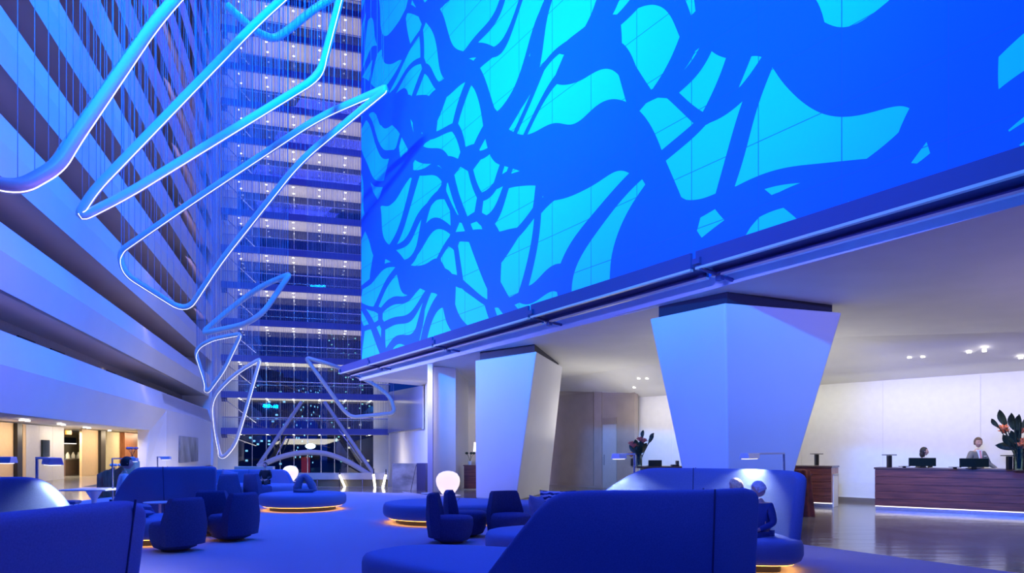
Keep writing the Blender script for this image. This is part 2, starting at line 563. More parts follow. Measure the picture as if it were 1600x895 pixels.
# ground part of the far left wall: folds down from the lowest parapet to the floor
sA = sL(249)
mb = MB().prism([(-0.42, zz(5.04, -0.42)), (-0.10, zz(4.03, -0.1)), (-0.14, 0), (-1.2, 0), (-1.2, 5.0)], lambda o, z: LP(sA + 2.6, o, z), lambda o, z: LP(S1, o, z))
a0, a1 = sA, sA + 2.6
q = lambda s, o, z: LP(s, o, z)
mb.hexa([q(a0, -0.75, 0), q(a1, -0.14, 0), q(a1, -1.2, 0), q(a0, -1.2, 0)], [q(a0, -0.52, 2.70), q(a1, -0.10, 3.9), q(a1, -1.2, 3.9), q(a0, -1.2, 2.70)])
struct(mb.build('wall_left_far', M['band'], None, bevel=0.05), 'white folded wall below the lowest parapet holding a grey picture', 'wall')
mb = MB().slab([LP(69.0, 0.05, 0).xy, LP(72.2, 0.05, 0).xy, LP(72.2, -3, 0).xy, LP(69.0, -3, 0).xy], -2.4, 56)
struct(mb.build('wall_corner', M['band'], None), 'tall white pier where the left wall meets the glass end wall', 'wall')
# picture on the far left wall
s0, s1 = sL(282), sL(310)
art = thing('wall_picture', 'large grey brushed picture panel hung on the folded white left wall', 'picture', LP((s0 + s1) / 2, -0.06, 1.4))
wb(MB().prism([(-0.02, 0.55), (-0.10, 0.55), (-0.10, 2.45), (-0.02, 2.45)], lambda o, z: LP(s0, o, z), lambda o, z: LP(s1, o, z)), 'panel',
   mat('picture_grey', (0.26, 0.27, 0.32), 0.35, noise=0.7, nscale=0.7, stretch=(1.2, 1.2, 0.8)), art)

# ------------------------------------------------------------------ cafe under the lowest slab
oc = -3.3


def cpanel(name, label, cat, x0, x1, m, z0=0.0, z1=2.62, o0=oc, o1=oc - 0.12, kind=None, bev=0.0):
    s0, s1 = sL(x0, o0), sL(x1, o0)
    mb = MB().prism([(o0, z0), (o1, z0), (o1, z1), (o0, z1)], lambda o, z: LP(s0, o, z), lambda o, z: LP(s1, o, z))
    return tag(mb.build(name, m, None, bevel=bev), label, cat, kind=kind)


cpanel('wall_panel', 'tan wall panel at the left end of the cafe front', 'wall panel', -60, 27, M['tan'])
cpanel('post', 'broad black upright post beside the leftmost tan panel', 'post', 27.5, 35, M['black'], o0=oc + 0.16, o1=oc + 0.01)
cpanel('wall_panel', 'narrow tan strip between black post and grey panels', 'wall panel', 36, 40.5, M['tan'])
for i, (x0, x1) in enumerate(((41, 61), (61.3, 82), (82.3, 100))):
    cpanel('wall_panel', ['left', 'middle', 'right'][i] + ' one of three grey cafe wall panels behind the reading lamps', 'wall panel', x0, x1, M['greypanel'])
cpanel('menu_screen', 'dark portrait screen mounted on the grey cafe panels', 'screen', 67, 78, M['screen'], 1.15, 1.95, oc + 0.09, oc + 0.01, bev=0.01)
cpanel('wall_panel', 'tan wall panel right of the bright kitchen opening', 'wall panel', 128, 157, M['tan'])
cpanel('post', 'slim black upright post between tan panel and cream wall', 'post', 158, 165, M['black'], o0=oc + 0.16, o1=oc + 0.01)
cpanel('wall_panel', 'cream wall beside the red timber wall', 'wall panel', 167, 193, M['yellow'])
for i, (x0, x1) in enumerate(((195, 232), (232.5, 262))):
    cpanel('wall_panel', ['wide', 'narrow'][i] + ' red timber wall panel at the right end of the cafe', 'wall panel', x0, x1, M['redwood'], o0=oc + 0.3)
cpanel('wall_cafe', 'cream cafe kitchen back wall', 'wall', 60, 190, M['yellow'], 0, 2.64, -6.0, -6.2, kind='structure')
# kitchen counter with bottles seen through the opening
s0, s1 = sL(99, -4.6), sL(131, -4.6)
kc = thing('kitchen_counter', 'steel kitchen counter with dark shelf behind the cafe opening', 'counter', LP((s0 + s1) / 2, -4.6, 0))
wb(MB().prism([(-4.5, 0), (-5.2, 0), (-5.2, 0.92), (-4.5, 0.92)], lambda o, z: LP(s0, o, z), lambda o, z: LP(s1, o, z)), 'body', M['counter'], kc)
wb(MB().prism([(-4.42, 0.92), (-5.25, 0.92), (-5.25, 0.98), (-4.42, 0.98)], lambda o, z: LP(s0, o, z), lambda o, z: LP(s1, o, z)), 'top', M['steel'], kc)
sh = thing('wall_shelf', 'dark wall shelf with lit edge above the kitchen counter', 'shelf', LP((s0 + s1) / 2, -5.7, 1.6))
wb(MB().prism([(-5.6, 1.9), (-5.99, 1.9), (-5.99, 2.25), (-5.6, 2.25)], lambda o, z: LP(s0, o, z), lambda o, z: LP(s1 + 2, o, z)), 'cabinet', M['black'], sh)
wb(MB().prism([(-5.58, 1.84), (-5.62, 1.84), (-5.62, 1.89), (-5.58, 1.89)], lambda o, z: LP(s0, o, z), lambda o, z: LP(s1 + 2, o, z)), 'light_strip', M['led'], sh)
for i in range(7):
    s = s0 + (s1 - s0) * (0.08 + 0.13 * i)
    p = LP(s, -4.75 - 0.12 * (i % 2), 0.98)
    mm = [M['paper'], M['vase'], M['paper'], M['steel']][i % 4]
    tag(MB().lathe([(0.09, 0), (0.10, 0.03), (0.10, 0.16 + 0.03 * (i % 3)), (0.05, 0.24 + 0.03 * (i % 3)), (0.04, 0.34), (0.045, 0.36)], 10, p).build('bottle', mm, None, smooth=50),
        'small bottle standing on the kitchen counter behind the cafe opening', 'bottle', 'bottles on the kitchen counter')
tag(MB().prism([(-3.35, 2.28), (-3.42, 2.28), (-3.42, 2.5), (-3.35, 2.5)], lambda o, z: LP(sL(104, -3.35), o, z), lambda o, z: LP(sL(112, -3.35), o, z)).build('exit_lamp', mat('orange_sign', (0.9, 0.4, 0.1), 0.5, emit=(1, 0.35, 0.05), estr=1.2), None),
    'small orange glowing lamp plate above the kitchen opening', 'lamp')
# cafe downlights
for px, py in ((34, 656.5), (43, 657.5), (93, 662.5), (99, 664), (133, 668), (139, 669), (171, 673)):
    p = G(px, py, 2.60)
    tag(MB().lathe([(0.0, 0), (0.07, 0.0), (0.09, -0.012), (0.09, 0.03)], 12, (p.x, p.y, 2.60)).build('downlight', M['downlight'], None), 'small round downlight in the cafe ceiling under the lowest parapet', 'downlight', 'cafe ceiling downlights')

# =================================================================== glass end wall with stacked balconies
LB = 16.2
for k in range(14):
    zb = 2.98 + 3.55 * k
    nm = ords[k]
    b = thing('balcony', '%s glazed balcony counting up the glass end wall' % nm, 'balcony', BP(LB / 2, 0, zb), group=None)
    fw = lambda s, o, z: BP(s, o, z)
    pr = lambda poly, sa, sb: MB().prism(poly, lambda o, z: BP(sa, o, z), lambda o, z: BP(sb, o, z))
    wb(pr([(0, zb), (0.25, zb), (0.25, zb + 0.62), (0, zb + 0.62)], 0, LB), 'edge_beam', M['navyrail'] if 'navyrail' in M else M['navy'], b)
    slab_ = wb(pr([(0.25, zb + 0.05), (3.6, zb + 0.05), (3.6, zb + 0.5), (0.25, zb + 0.5)], 0, LB), 'slab', M['ceil'], b)
    wb(pr([(0.1, zb + 0.62), (0.13, zb + 0.62), (0.13, zb + 1.62), (0.1, zb + 1.62)], 0.1, LB), 'glass_rail', M['balglass'], b)
    wb(MB().tube([BP(0.1, 0.11, zb + 1.66), BP(LB, 0.11, zb + 1.66)], 0.045, 8), 'handrail', M['steel'], b, smooth=60)
    wb(MB().tube([BP(0, 0.2, zb + 0.1), BP(3.0, 2.6, zb - 2.3 + (0 if k else 1.2))], 0.055, 8), 'brace', M['steel'], b, smooth=60)
    wb(pr([(0.25, zb + 0.5), (0.8, zb + 0.5), (0.8, zb - 0.35), (0.25, zb - 0.1)], 0, 0.5), 'bracket', M['navy'], b)
    for r_, back in enumerate((0.9, 2.7)):
        for i in range(6):
            s = 1.55 + 2.55 * i
            wb(MB().lathe([(0.0, 0), (0.075, 0.0), (0.095, -0.02), (0.095, 0.06)], 10, BP(s, back, zb + 0.03)), 'downlight', M['downlight'], b, under=slab_)
# glazing behind the balconies: one mullioned window per storey
for k in range(-1, 14):
    z0 = -2.4 if k < 0 else 2.98 + 3.55 * k + 0.5
    z1 = 2.98 if k < 0 else 2.98 + 3.55 * (k + 1) + 0.05
    w = thing('window_%d' % (k + 2), '%s storey of night glazing with thin mullions in the end wall' % (['ground'] + ords)[k + 1], 'window', BP(LB / 2, 3.6, z0))
    w['kind'] = 'structure'
    wb(MB().prism([(3.62, z0), (3.65, z0), (3.65, z1), (3.62, z1)], lambda o, z: BP(1.2, o, z), lambda o, z: BP(LB, o, z)), 'pane', M['winglass'], w)
    fr = MB()
    for i in range(12):
        s = 1.2 + (LB - 1.2) * i / 11
        fr.prism([(3.56, z0), (3.72, z0), (3.72, z1), (3.56, z1)], lambda o, z: BP(s - 0.03, o, z), lambda o, z: BP(s + 0.03, o, z))
    zm = z0 + 1.1
    fr.prism([(3.56, zm), (3.72, zm), (3.72, zm + 0.06), (3.56, zm + 0.06)], lambda o, z: BP(1.2, o, z), lambda o, z: BP(LB, o, z))
    wb(fr, 'mullion_frame', M['steel'], w)
struct(MB().prism([(3.5, -2.4), (3.9, -2.4), (3.9, 53), (3.5, 53)], lambda o, z: BP(-1.5, o, z), lambda o, z: BP(1.2, o, z)).build('wall_end', M['ceil'], None), 'pale wall strip at the left end of the night glazing', 'wall')
struct(MB().prism([(3.5, -2.4), (3.9, -2.4), (3.9, 53), (3.5, 53)], lambda o, z: BP(LB - 1.4, o, z), lambda o, z: BP(LB + 0.2, o, z)).build('wall_end_right', M['ceil'], None), 'pale wall strip at the right end of the night glazing', 'wall')
# cable net in front of the end wall
cn = thing('cable_net', 'net of thin vertical steel cables hung before the glass end wall', 'cable net', BP(LB / 2, -0.3, 0))
for i in range(96):
    s = 0.1 + (LB - 0.3) * i / 95
    if i == 0:
        c0 = wb(MB().tube([BP(s, -0.3, 3.6), BP(s, -0.3, 54)], 0.011, 4), 'cable', M['cable'], cn)
    else:
        c = c0.copy(); COL.objects.link(c); c.parent = cn
        d = BP(s, 0, 0) - BP(0.1, 0, 0)
        c.location = d
# arch and V braces standing in front of the lowest glazing
def fp(px, py, Y): return P(px, py, Y)
arch = spline([fp(404, 729, 62), fp(430, 717, 62), fp(458, 709, 62.3), fp(487, 706.5, 62.7), fp(515, 710, 63), fp(545, 722, 63.4), fp(575, 740, 63.8), fp(603, 757, 64)], 5)
tag(MB().tube(arch, 0.24, 10).build('arch_beam', M['tube'], None, smooth=60), 'white tubular arch spanning before the lowest night window', 'arch')
for i, (a, c, r) in enumerate(((fp(403, 728, 63.5), fp(471, 628, 66), 0.17), (fp(588, 746, 64.5), fp(507, 628, 66), 0.17))):
    tag(MB().tube([a, c], r, 10).build('brace_tube', M['tube'], None, smooth=60), ['left', 'right'][i] + ' leaning white brace tube behind the arch', 'brace')
for i, (a, c) in enumerate(((fp(432, 712, 65), fp(447, 682, 66.5)), (fp(566, 722, 65), fp(530, 672, 66.5)))):
    tag(MB().tube([a, c], 0.06, 8).build('stay_rod', M['steel'], None, smooth=60), 'thin ' + ['left', 'right'][i] + ' stay rod beside the white brace tubes', 'rod')

# =================================================================== city at night behind the glass
for i, (x, y, w, d, h, mk, lab) in enumerate((
        (-58, 150, 26, 20, 18, 'night_a', 'wide low night building with cool windows at left beyond the glass'),
        (-30, 175, 22, 20, 13, 'night_b', 'low night building with warm windows in the middle beyond the glass'),
        (-8, 160, 18, 18, 16, 'night_c', 'night building with green lit windows at right beyond the glass'),
        (-48, 215, 16, 16, 42, 'night_c', 'slim dark tower with green lit windows far beyond the glass'),
        (-20, 230, 20, 16, 34, 'night_a', 'broad dark tower with cool lit windows far beyond the glass'))):
    bd = thing('city_building', lab, 'building', (x, y, -2.6))
    MB().box((0, 0, h / 2), (w, d, h)).build('facade', M[mk], bd)
    MB().box((0, 0, h + 0.4), (w + 0.6, d + 0.6, 0.8)).build('parapet', M['black'], bd)
    MB().box((w * 0.1, 0, h + 2.0), (w * 0.3, d * 0.4, 2.4)).build('roof_plant', M['black'], bd)
struct(MB().slab([(-120, 80), (60, 80), (60, 260), (-120, 260)], -2.9, -2.62).build('ground_street', M['black'], None), 'dark street ground outside the glass end wall', 'ground')
ld = thing('street_banner', 'red vertical banner sign lit outside under the arch', 'banner', P(478, 742, 80))
pb = P(478, 742, 80)
MB().box((0, 0, 0.0), (0.12, 0.12, 7.0 - 0.6)).build('pole', M['black'], ld)
MB().box((0.0, -0.12, 0.8), (1.0, 0.08, 2.6)).build('cloth', mat('banner_red', (0.6, 0.05, 0.04), 0.6, emit=(0.8, 0.06, 0.04), estr=0.35), ld)
sl = thing('street_lamp', 'bright white street lamp shining just above the arch crown', 'street lamp', (P(485, 700, 100).x, 100, -2.62))
MB().tube([(0, 0, 0), (0, 0, 4.4)], 0.08, 8).build('pole', M['black'], sl)
MB().ball((0, 0, 4.6), (0.75, 0.5, 0.4), 10).build('lamp_head', mat('street_light', (1, 1, 1), 0.5, emit=(0.75, 1.0, 0.9), estr=12), sl, smooth=60)

# =================================================================== mural wall
T0, T1 = -16.0, tM(564.5, DM + 0.25)
mb = MB()
d0 = DM + 0.25
mz0, mz1 = 4.62, 34.0
vs = [MP(T0, d0, mz0), MP(T1, d0, mz0), MP(T1, d0, mz1), MP(T0, d0, mz1), MP(T0, d0 + 0.12, mz0), MP(T1, d0 + 0.12, mz0), MP(T1, d0 + 0.12, mz1), MP(T0, d0 + 0.12, mz1)]
mb.add(vs, [(0, 1, 2, 3), (7, 6, 5, 4), (0, 4, 5, 1), (1, 5, 6, 2), (2, 6, 7, 3), (3, 7, 4, 0)])
mb.uv = [(T1 - a + 0.0, z) for a, z in ((T0, mz0), (T1, mz0), (T1, mz1), (T0, mz1)) * 2]
tag(mb.build('mural', M['mural'], None), 'towering blue wall mural of cyan patches above the canopy troughs', 'mural')
mb = MB().slab([MP(T0, d0 + 0.13, 0).xy, MP(T1, d0 + 0.13, 0).xy, MP(T1, d0 + 6, 0).xy, MP(T0, d0 + 6, 0).xy], 4.6, 34)
struct(mb.build('wall_right', M['white'], None), 'solid wall block carrying the blue mural', 'wall')

# canopy: soffit between the atrium edge, the reception wall and the taupe wall
c_near, c_mid, c_far = MP(-14, DM, 4.5), MP(12.5, DM, 4.5), MP(tM(563, DM), DM, 4.5)
far2 = P(742, 610, 0); far2 = G(742, 611, 4.42)
far3 = Vector((4.0, 36.0, 4.2))
m_near, m_mid, m_far = Vector((9.3, 2.0, 4.34)), Vector((8.35, 17.0, 4.30)), Vector((3.3, 23.5, 4.2))
t1 = Vector((2.1, 29.0, 3.82)); w1 = Vector((4.56, 25.3, 3.42)); wr = Vector((13.4, 16.0, 3.40)); wr2 = Vector((22.0, 8.4, 3.4)); wr3 = Vector((24, 0, 3.4))
V = [c_near, c_mid, c_far, far2, far3, t1, w1, m_far, m_mid, m_near, wr, wr2, wr3]
polys = [(0, 9, 8, 1), (1, 8, 7), (1, 7, 2), (2, 7, 3), (3, 7, 5), (3, 5, 4), (5, 7, 6), (7, 8, 6), (8, 10, 6), (8, 9, 11, 10), (9, 12, 11)]
ceil_bvh = BVHTree.FromPolygons([v[:] for v in V], polys)
top = [v + Vector((0, 0, 0.30)) for v in V]
mb = MB().add(V, polys)
mb.add(top, [tuple(reversed(p)) for p in polys])
outer = [0, 1, 2, 3, 4, 5, 6, 10, 11, 12, 9]
nv = len(V)
mb.f += [(outer[i], outer[(i + 1) % len(outer)], nv + outer[(i + 1) % len(outer)], nv + outer[i]) for i in range(len(outer))]
struct(mb.build('ceiling', M['ceil'], None), 'pale sloping soffit over columns and reception', 'ceiling')
mb = MB().prism([(DM - 0.04, 4.47), (DM + 0.06, 4.47), (DM + 0.06, 4.56), (DM - 0.04, 4.56)], lambda d, z: MP(-14, d, z), lambda d, z: MP(tM(563, DM), d, z))
struct(mb.build('trim_canopy', M['white'], None), 'thin bright lip along the canopy edge', 'trim')

# light troughs along the canopy, with brackets at the joints
jt = [tM(x, 9.3) for x in (2600, 1612, 1084, 828, 677, 576)]
jt.append(tM(531, 9.3))
tn = ['nearest', 'second nearest', 'third nearest', 'fourth nearest', 'fifth nearest', 'farthest']
for i in range(6):
    a, c = jt[i] + 0.06, jt[i + 1] - 0.06
    tr = thing('light_trough', '%s dark blue light trough section along the canopy edge' % tn[i], 'light trough', MP((a + c) / 2, 9.5, 4.7))
    pr = lambda poly, sa=a, sb=c: MB().prism(poly, lambda d, z: MP(sa, d, z), lambda d, z: MP(sb, d, z))
    wb(pr([(9.28, 4.76), (9.34, 4.76), (9.34, 5.045), (9.28, 5.045)]), 'front_panel', M['navy'], tr)
    wb(pr([(9.34, 4.80), (9.70, 4.74), (9.70, 4.78), (9.34, 4.84)]), 'floor_panel', M['navy'], tr)
    wb(pr([(9.70, 4.67), (9.76, 4.67), (9.76, 4.92), (9.70, 4.92)]), 'rear_panel', M['navy'], tr)
    wb(pr([(9.27, 4.715), (9.35, 4.715), (9.35, 4.758), (9.27, 4.758)]), 'lower_strip', M['lip'], tr)
    wb(pr([(9.68, 4.63), (9.77, 4.63), (9.77, 4.668), (9.68, 4.668)]), 'lower_strip', M['lip'], tr)
    wb(pr([(9.22, 4.80), (9.30, 4.78), (9.30, 4.92), (9.22, 4.90)], c - 0.14, c + 0.03), 'bracket', M['navy'], tr)
    wb(MB().tube([MP(c - 0.1, 9.3, 4.72), MP(c - 0.1, DM + 0.2, 4.60)], 0.035, 6), 'outrigger', M['navy'], tr)
    wb(pr([(9.68, 4.55), (9.78, 4.55), (9.78, 4.68), (9.68, 4.68)], c - 0.22, c - 0.10), 'bracket', M['navy'], tr)

# =================================================================== flared columns
def column(name_label, b, t, zt):
    c = thing('flared_column', name_label, 'column', (sum(p.x for p in b) / 4, sum(p.y for p in b) / 4, 0))
    wb(MB().hexa(b, t), 'shaft', M['column'], c, bevel=0.03)
    ctr = sum((Vector(p) for p in t), Vector()) / 4
    ins = [ctr + (Vector(p) - ctr) * 0.9 for p in t]
    wb(MB().hexa([Vector((p.x, p.y, zt)) for p in ins], [Vector((p.x, p.y, zt + 0.28)) for p in ins]), 'shadow_gap', M['darkgap'], c)
    return c


def q4(l, n, r):
    return [l, n, r, l + r - n]


zt = 4.22


def planar(tl, tn, bn, e0, e1):
    """foot of the outer edge whose picture line runs e0-e1, placed so that the face stays flat"""
    n = (tn - tl).cross(bn - tl)
    best = None
    for i in range(2000):
        py = 735 + i * 0.15
        px = e0[0] + (e1[0] - e0[0]) * (py - e0[1]) / (e1[1] - e0[1])
        q = G(px, py)
        d = abs((q - tl).dot(n)) / n.length
        if best is None or d < best[0]: best = (d, q)
    return best[1]


for lab, (tl, tn, tr), bn, bl_px, br_px in (
        ('white flared column standing beside the glowing globe lamp', ((742.6, 563), (838, 549), (879, 573)), (806, 783), (743.7, 780), (857.6, 768.6)),
        ('large white flared column behind the big front sofas', ((1015, 498), (1133, 473), (1316, 488)), (1139, 828), (1064, 727), (1240, 742))):
    TL, TN, TR = (G(*p_, zt) for p_ in (tl, tn, tr))
    BN = G(*bn)
    BL, BR = planar(TL, TN, BN, tl, bl_px), planar(TR, TN, BN, tr, br_px)
    print('column', BL, BN, BR, TL, TN, TR)
    column(lab, q4(BL, BN, BR), q4(TL, TN, TR), zt)

# =================================================================== right hand rooms
def wallseg(name, label, a, c, z0, z1, m, th=0.15, cat='wall', kind='structure'):
    a, c = Vector(a[:2]), Vector(c[:2])
    d = (c - a).normalized()
    n = Vector((-d.y, d.x)) * th
    if n.y < 0: n = -n
    return tag(MB().slab([a, c, c + n, a + n], z0, z1).build(name, m, None), label, cat, kind=kind)


# taupe wall left of reception
tA, tB = G(845, 756.0), G(992, 766.5)
wallseg('wall_back', 'taupe panelled wall between the two flared columns', tA, tB, 0, 4.1, M['taupe'])
dirT = (tB - tA).normalized()
nT = Vector((dirT.y, -dirT.x, 0))
if nT.y > 0: nT = -nT


def tp(px, o=0.0):
    p = hit(px, (nT.x, nT.y), nT.x * tA.x + nT.y * tA.y + o)
    return Vector((p.x, p.y))


for i, (x0, x1) in enumerate(((862, 927), (928.5, 940), (964, 991.5))):
    a, c = tp(x0, 0.03), tp(x1, 0.03)
    wallseg('wall_panel', ['broad glossy', 'slim', 'right hand'][i] + ' taupe panel beside the service door', a, c, 0.08, 3.75, M['taupe_dark'] if i == 0 else M['taupe'], th=0.035, cat='wall panel', kind=None)
dr = thing('door_service', 'pale grey service door set in the taupe wall', 'door', (*tp(952), 0)); dr['kind'] = 'structure'
a, c = tp(942, 0.03), tp(962.5, 0.03)
leaf_ = wb(MB().slab([a, c, c - nT.xy * 0.03, a - nT.xy * 0.03], 0.02, 2.45), 'leaf', M['greypanel'], dr)
a, c = tp(941, 0.05), tp(963.3, 0.05)
wb(MB().slab([a, c, c - nT.xy * 0.05, a - nT.xy * 0.05], 2.46, 2.7), 'lintel', M['taupe_dark'], dr)
a, c = tp(943.2, 0.07), tp(944.0, 0.07)
wb(MB().slab([a, c, c - nT.xy * 0.03, a - nT.xy * 0.03], 0.9, 1.3), 'handle', M['steel'], dr, under=leaf_)
# reception wall
rA, rB = Vector((4.56, 25.3)), Vector((12.75, 16.55))
dirR = (rB - rA).normalized()
wallseg('wall_reception', 'bright white wall behind the reception desk', rA, rA + dirR * 28, 0, 3.6, mat('reception_white', (0.86, 0.86, 0.82), 0.5, noise=0.02))
nR = Vector((dirR.y, -dirR.x))
if nR.y > 0: nR = -nR
wallseg('baseboard_reception', 'thin grey baseboard along the reception wall', rA + nR * 0.03, rA + dirR * 28 + nR * 0.03, 0, 0.12, M['steel'], th=0.03, cat='baseboard')
for i in range(9):
    a = rA + dirR * (1.6 + 2.3 * i) + nR * 0.012
    struct(MB().slab([a, a + dirR * 0.008, a + dirR * 0.008 - nR * 0.012, a - nR * 0.012], 0.12, 3.4).build('trim_joint_%d' % (i + 1), M['ceil'], None), '%s faint vertical joint in the white reception wall from the left' % ords[i].replace('lowest', 'first'), 'joint')
wallseg('wall_side', 'wall closing the reception at the right outside view', (24, -12), (22.6, 8), 0, 4.4, M['white'])
# walls left of column one
pz = G(668, 770); pe = G(676, 770)
struct(MB().slab([pz.xy, pe.xy, pe.xy + Vector((0.0, 0.25)), pz.xy + Vector((0.0, 0.25))], 0, 4.46).build('wall_pier', M['navy2'] if 'navy2' in M else M['white'], None), 'slim violet grey pier under the far canopy corner', 'pier')
pf = G(676.5, 768); pg = G(712, 767)
struct(MB().slab([pf.xy, pg.xy, pg.xy + Vector((0.2, 4)), pf.xy + Vector((0.0, 4))], 0, 4.44).build('wall_pier_broad', M['white'], None), 'broad white pier beside the slim violet pier', 'pier')
wallseg('wall_far_right', 'white wall behind console table at the far right', (-2.8, 31.5), (4.6, 31.5), 0, 4.4, M['ceil'])
wx0, wx1 = P(607, 700, 71.5), P(669, 700, 29.5)
wallseg('wall_side_far', 'white side wall running to the glass end wall', wx0, wx1, -2.4, 4.6, M['white'], th=0.3)
# glass balustrade panel fixed to that wall
d_ = (wx1.xy - wx0.xy).normalized(); n_ = Vector((d_.y, -d_.x))
if n_.x > 0: n_ = -n_
L_ = (wx1.xy - wx0.xy).length
pa, pc = wx0.xy + d_ * 1 + n_ * 0.1, wx0.xy + d_ * (L_ * 0.965) + n_ * 0.1
gp = thing('glass_screen', 'sloping grey glass screen on the white side wall', 'glass screen', (*pa, 3.0))
z_a0, z_a1 = 3.05, 7.5
mb = MB().add([(*pa, 3.2), (*pc, 2.45), (*pc, 4.4), (*pa, 7.4)] + [(*(pa - n_ * 0.05), 3.2), (*(pc - n_ * 0.05), 2.45), (*(pc - n_ * 0.05), 4.4), (*(pa - n_ * 0.05), 7.4)],
              [(0, 1, 2, 3), (7, 6, 5, 4), (0, 4, 5, 1), (1, 5, 6, 2), (2, 6, 7, 3), (3, 7, 4, 0)])
wb(mb, 'pane', mat('screen_grey', (0.52, 0.52, 0.56), 0.15), gp)
wb(MB().tube([(*pa, 3.2), (*pc, 2.45)], 0.05, 6), 'edge_rail', M['steel'], gp)
# marble stair wall
ma, mc = G(613, 764.5), G(664, 766.5)
mw = thing('stair_wall', 'low grey marble stair wall below the white side wall', 'stair wall', ((ma.x + mc.x) / 2, ma.y, 0))
wb(MB().slab([ma.xy, mc.xy, mc.xy + Vector((0.1, 0.35)), ma.xy + Vector((0.1, 0.35))], 0, 0.98), 'body', M['marble'], mw)
wb(MB().slab([mc.xy + Vector((-0.3, -0.02)), mc.xy + Vector((0.02, -0.02)), mc.xy + Vector((0.1, 0.36)), mc.xy + Vector((-0.2, 0.36))], 0, 1.0), 'end_cap', M['navy'], mw)
wb(MB().tube([mc + Vector((-0.5, -0.1, 0)), mc + Vector((-0.30, -0.1, 0.95))], 0.012, 6), 'rail', M['black'], mw)
# balustrade on the far lobby edge
bl = thing('balustrade', 'low stone and glass balustrade along the far lobby edge', 'balustrade', (-8, 27.3, 0))
x0, x1 = P(352, 0, 27.3).x, P(606, 0, 27.3).x
wb(MB().box(((x0 + x1) / 2, 27.3, 0.43), (x1 - x0, 0.10, 0.26)), 'top_rail', M['beige'], bl)
wb(MB().box(((x0 + x1) / 2, 27.32, 0.16), (x1 - x0, 0.03, 0.30)), 'panel', mat('bronze_glass', (0.20, 0.18, 0.10), 0.15), bl)
for i in range(8):
    wb(MB().box((x0 + 0.1 + (x1 - x0 - 0.2) * i / 7, 27.26, 0.16), (0.03, 0.05, 0.32)), 'post', M['steel'], bl)
tag(MB().box((P(398, 0, 26.6).x, 26.6, 0.42), (1.5, 0.25, 0.84)).build('low_partition', M['beige'], None, bevel=0.01), 'pale low partition behind the far sofa', 'partition')
# lit stair handrails
for i, (xa, ya, xb, yb) in enumerate(((531, 737, 539, 761), (584, 736, 586, 762), (603, 737, 598, 762), (457, 739, 457.5, 760))):
    a = G(xb, yb); t_ = P(xa, ya, a.y)
    hr = thing('stair_rail', ['left pair', 'right pair inner', 'right pair outer', 'single'][i] + ' stair rail with glowing edge at the far lobby opening', 'stair rail', (a.x, a.y, 0))
    wb(MB().tube([Vector((t_.x, t_.y, 0.0)), Vector((t_.x, t_.y, t_.z + 0.1))], 0.02, 6), 'post', M['black'], hr)
    wb(MB().tube([a, t_ + Vector((0, -0.05, -0.12))], 0.045, 6), 'light_strip', mat('stair_led', (1, 0.9, 0.7), 0.5, emit=(1, 0.86, 0.6), estr=5), hr)

# =================================================================== hanging tube loops with cables
def tube_loop(label, pts, rad, tr, closed, ncab, n=7, led=True):
    """pts: (px, py, depth)"""
    w = [P(*p) for p in pts]
    path = fillet(w, rad, closed, n)
    cen = sum(path, Vector()) / len(path)
    th = thing('tube_loop', label, 'hanging sculpture', cen, group=None)
    tube_ = wb(MB().tube(path, tr, 12, closed), 'tube', M['tube'], th, smooth=60)
    if led:
        lp = []
        m = len(path)
        for i, p in enumerate(path):
            d = (path[(i + 1) % m] - path[i - 1]) if closed else (path[min(i + 1, m - 1)] - path[max(i - 1, 0)])
            d.normalize()
            dn = Vector((0.25, -0.35, -0.9))
            dn = (dn - d * dn.dot(d)).normalized()
            lp.append(p + dn * tr * 0.98)
        wb(MB().tube(lp, tr * 0.10, 6, closed), 'light_strip', M['led'], th, under=tube_)
    total = sum((a - b).length for a, b in zip(path, path[1:]))
    cab = resample(path, total / ncab, closed)
    if not hasattr(tube_loop, 'mesh'):
        tube_loop.mesh = None
    for p in cab[:99]:
        h = 53 - p.z
        if tube_loop.mesh is None:
            o = MB().tube([(0, 0, 0), (0, 0, 1)], 0.0065, 4).build('cable', M['cable'], th)
            tube_loop.mesh = o.data
        else:
            o = bpy.data.objects.new('cable', tube_loop.mesh); COL.objects.link(o); o.parent = th
        o.location = p - cen
        o.scale = (1, 1, h)


tube_loop('thick white tube sweeping across the upper left corner', [(300, -30, 15.5), (237, 40, 14.5), (112, 222, 12.2), (88, 262, 11.8), (25, 297, 11.2), (-60, 270, 10.8), (-330, 120, 10.2)], [1, 1.2, 1.2, 1.1, 1.2, 1.2, 1], 0.125, False, 34)
tube_loop('long white tube folded back on itself at its left tip', [(455, -14, 19), (400, 36, 18.5), (147, 298, 16.5), (118, 344, 16.2), (200, 303, 17), (486, 128, 19.5), (503, 108, 19.8), (536, -20, 19.5)], [0.5, 1, 1, 0.7, 0.6, 0.8, 0.6, 0.5], 0.115, False, 60)
tube_loop('short cyan tube hanging at the very top over the balconies', [(354, 8, 24), (400, 50, 24.5), (428, 62, 25), (452, 46, 25.2), (490, 14, 25.5), (528, -8, 26)], 0.8, 0.14, False, 20, led=False)
tube_loop('largest closed tube loop with its cyan tip before the mural', [(609, 135, 20.5), (500, 182, 22), (300, 315, 24.5), (186, 394, 25), (195, 428, 25), (292, 489, 26.5), (345, 408, 25.5), (470, 250, 23)], [0.35, 1, 1, 1.2, 0.8, 0.7, 1, 1], 0.115, True, 95)
tube_loop('small sharp tube loop hanging mid height before the left balconies', [(453, 428, 31), (410, 446, 31.5), (370, 474, 32), (313, 522, 32), (385, 506, 31.5), (412, 488, 31)], [0.2, 1, 1, 0.5, 1, 0.8], 0.125, True, 60, led=False)
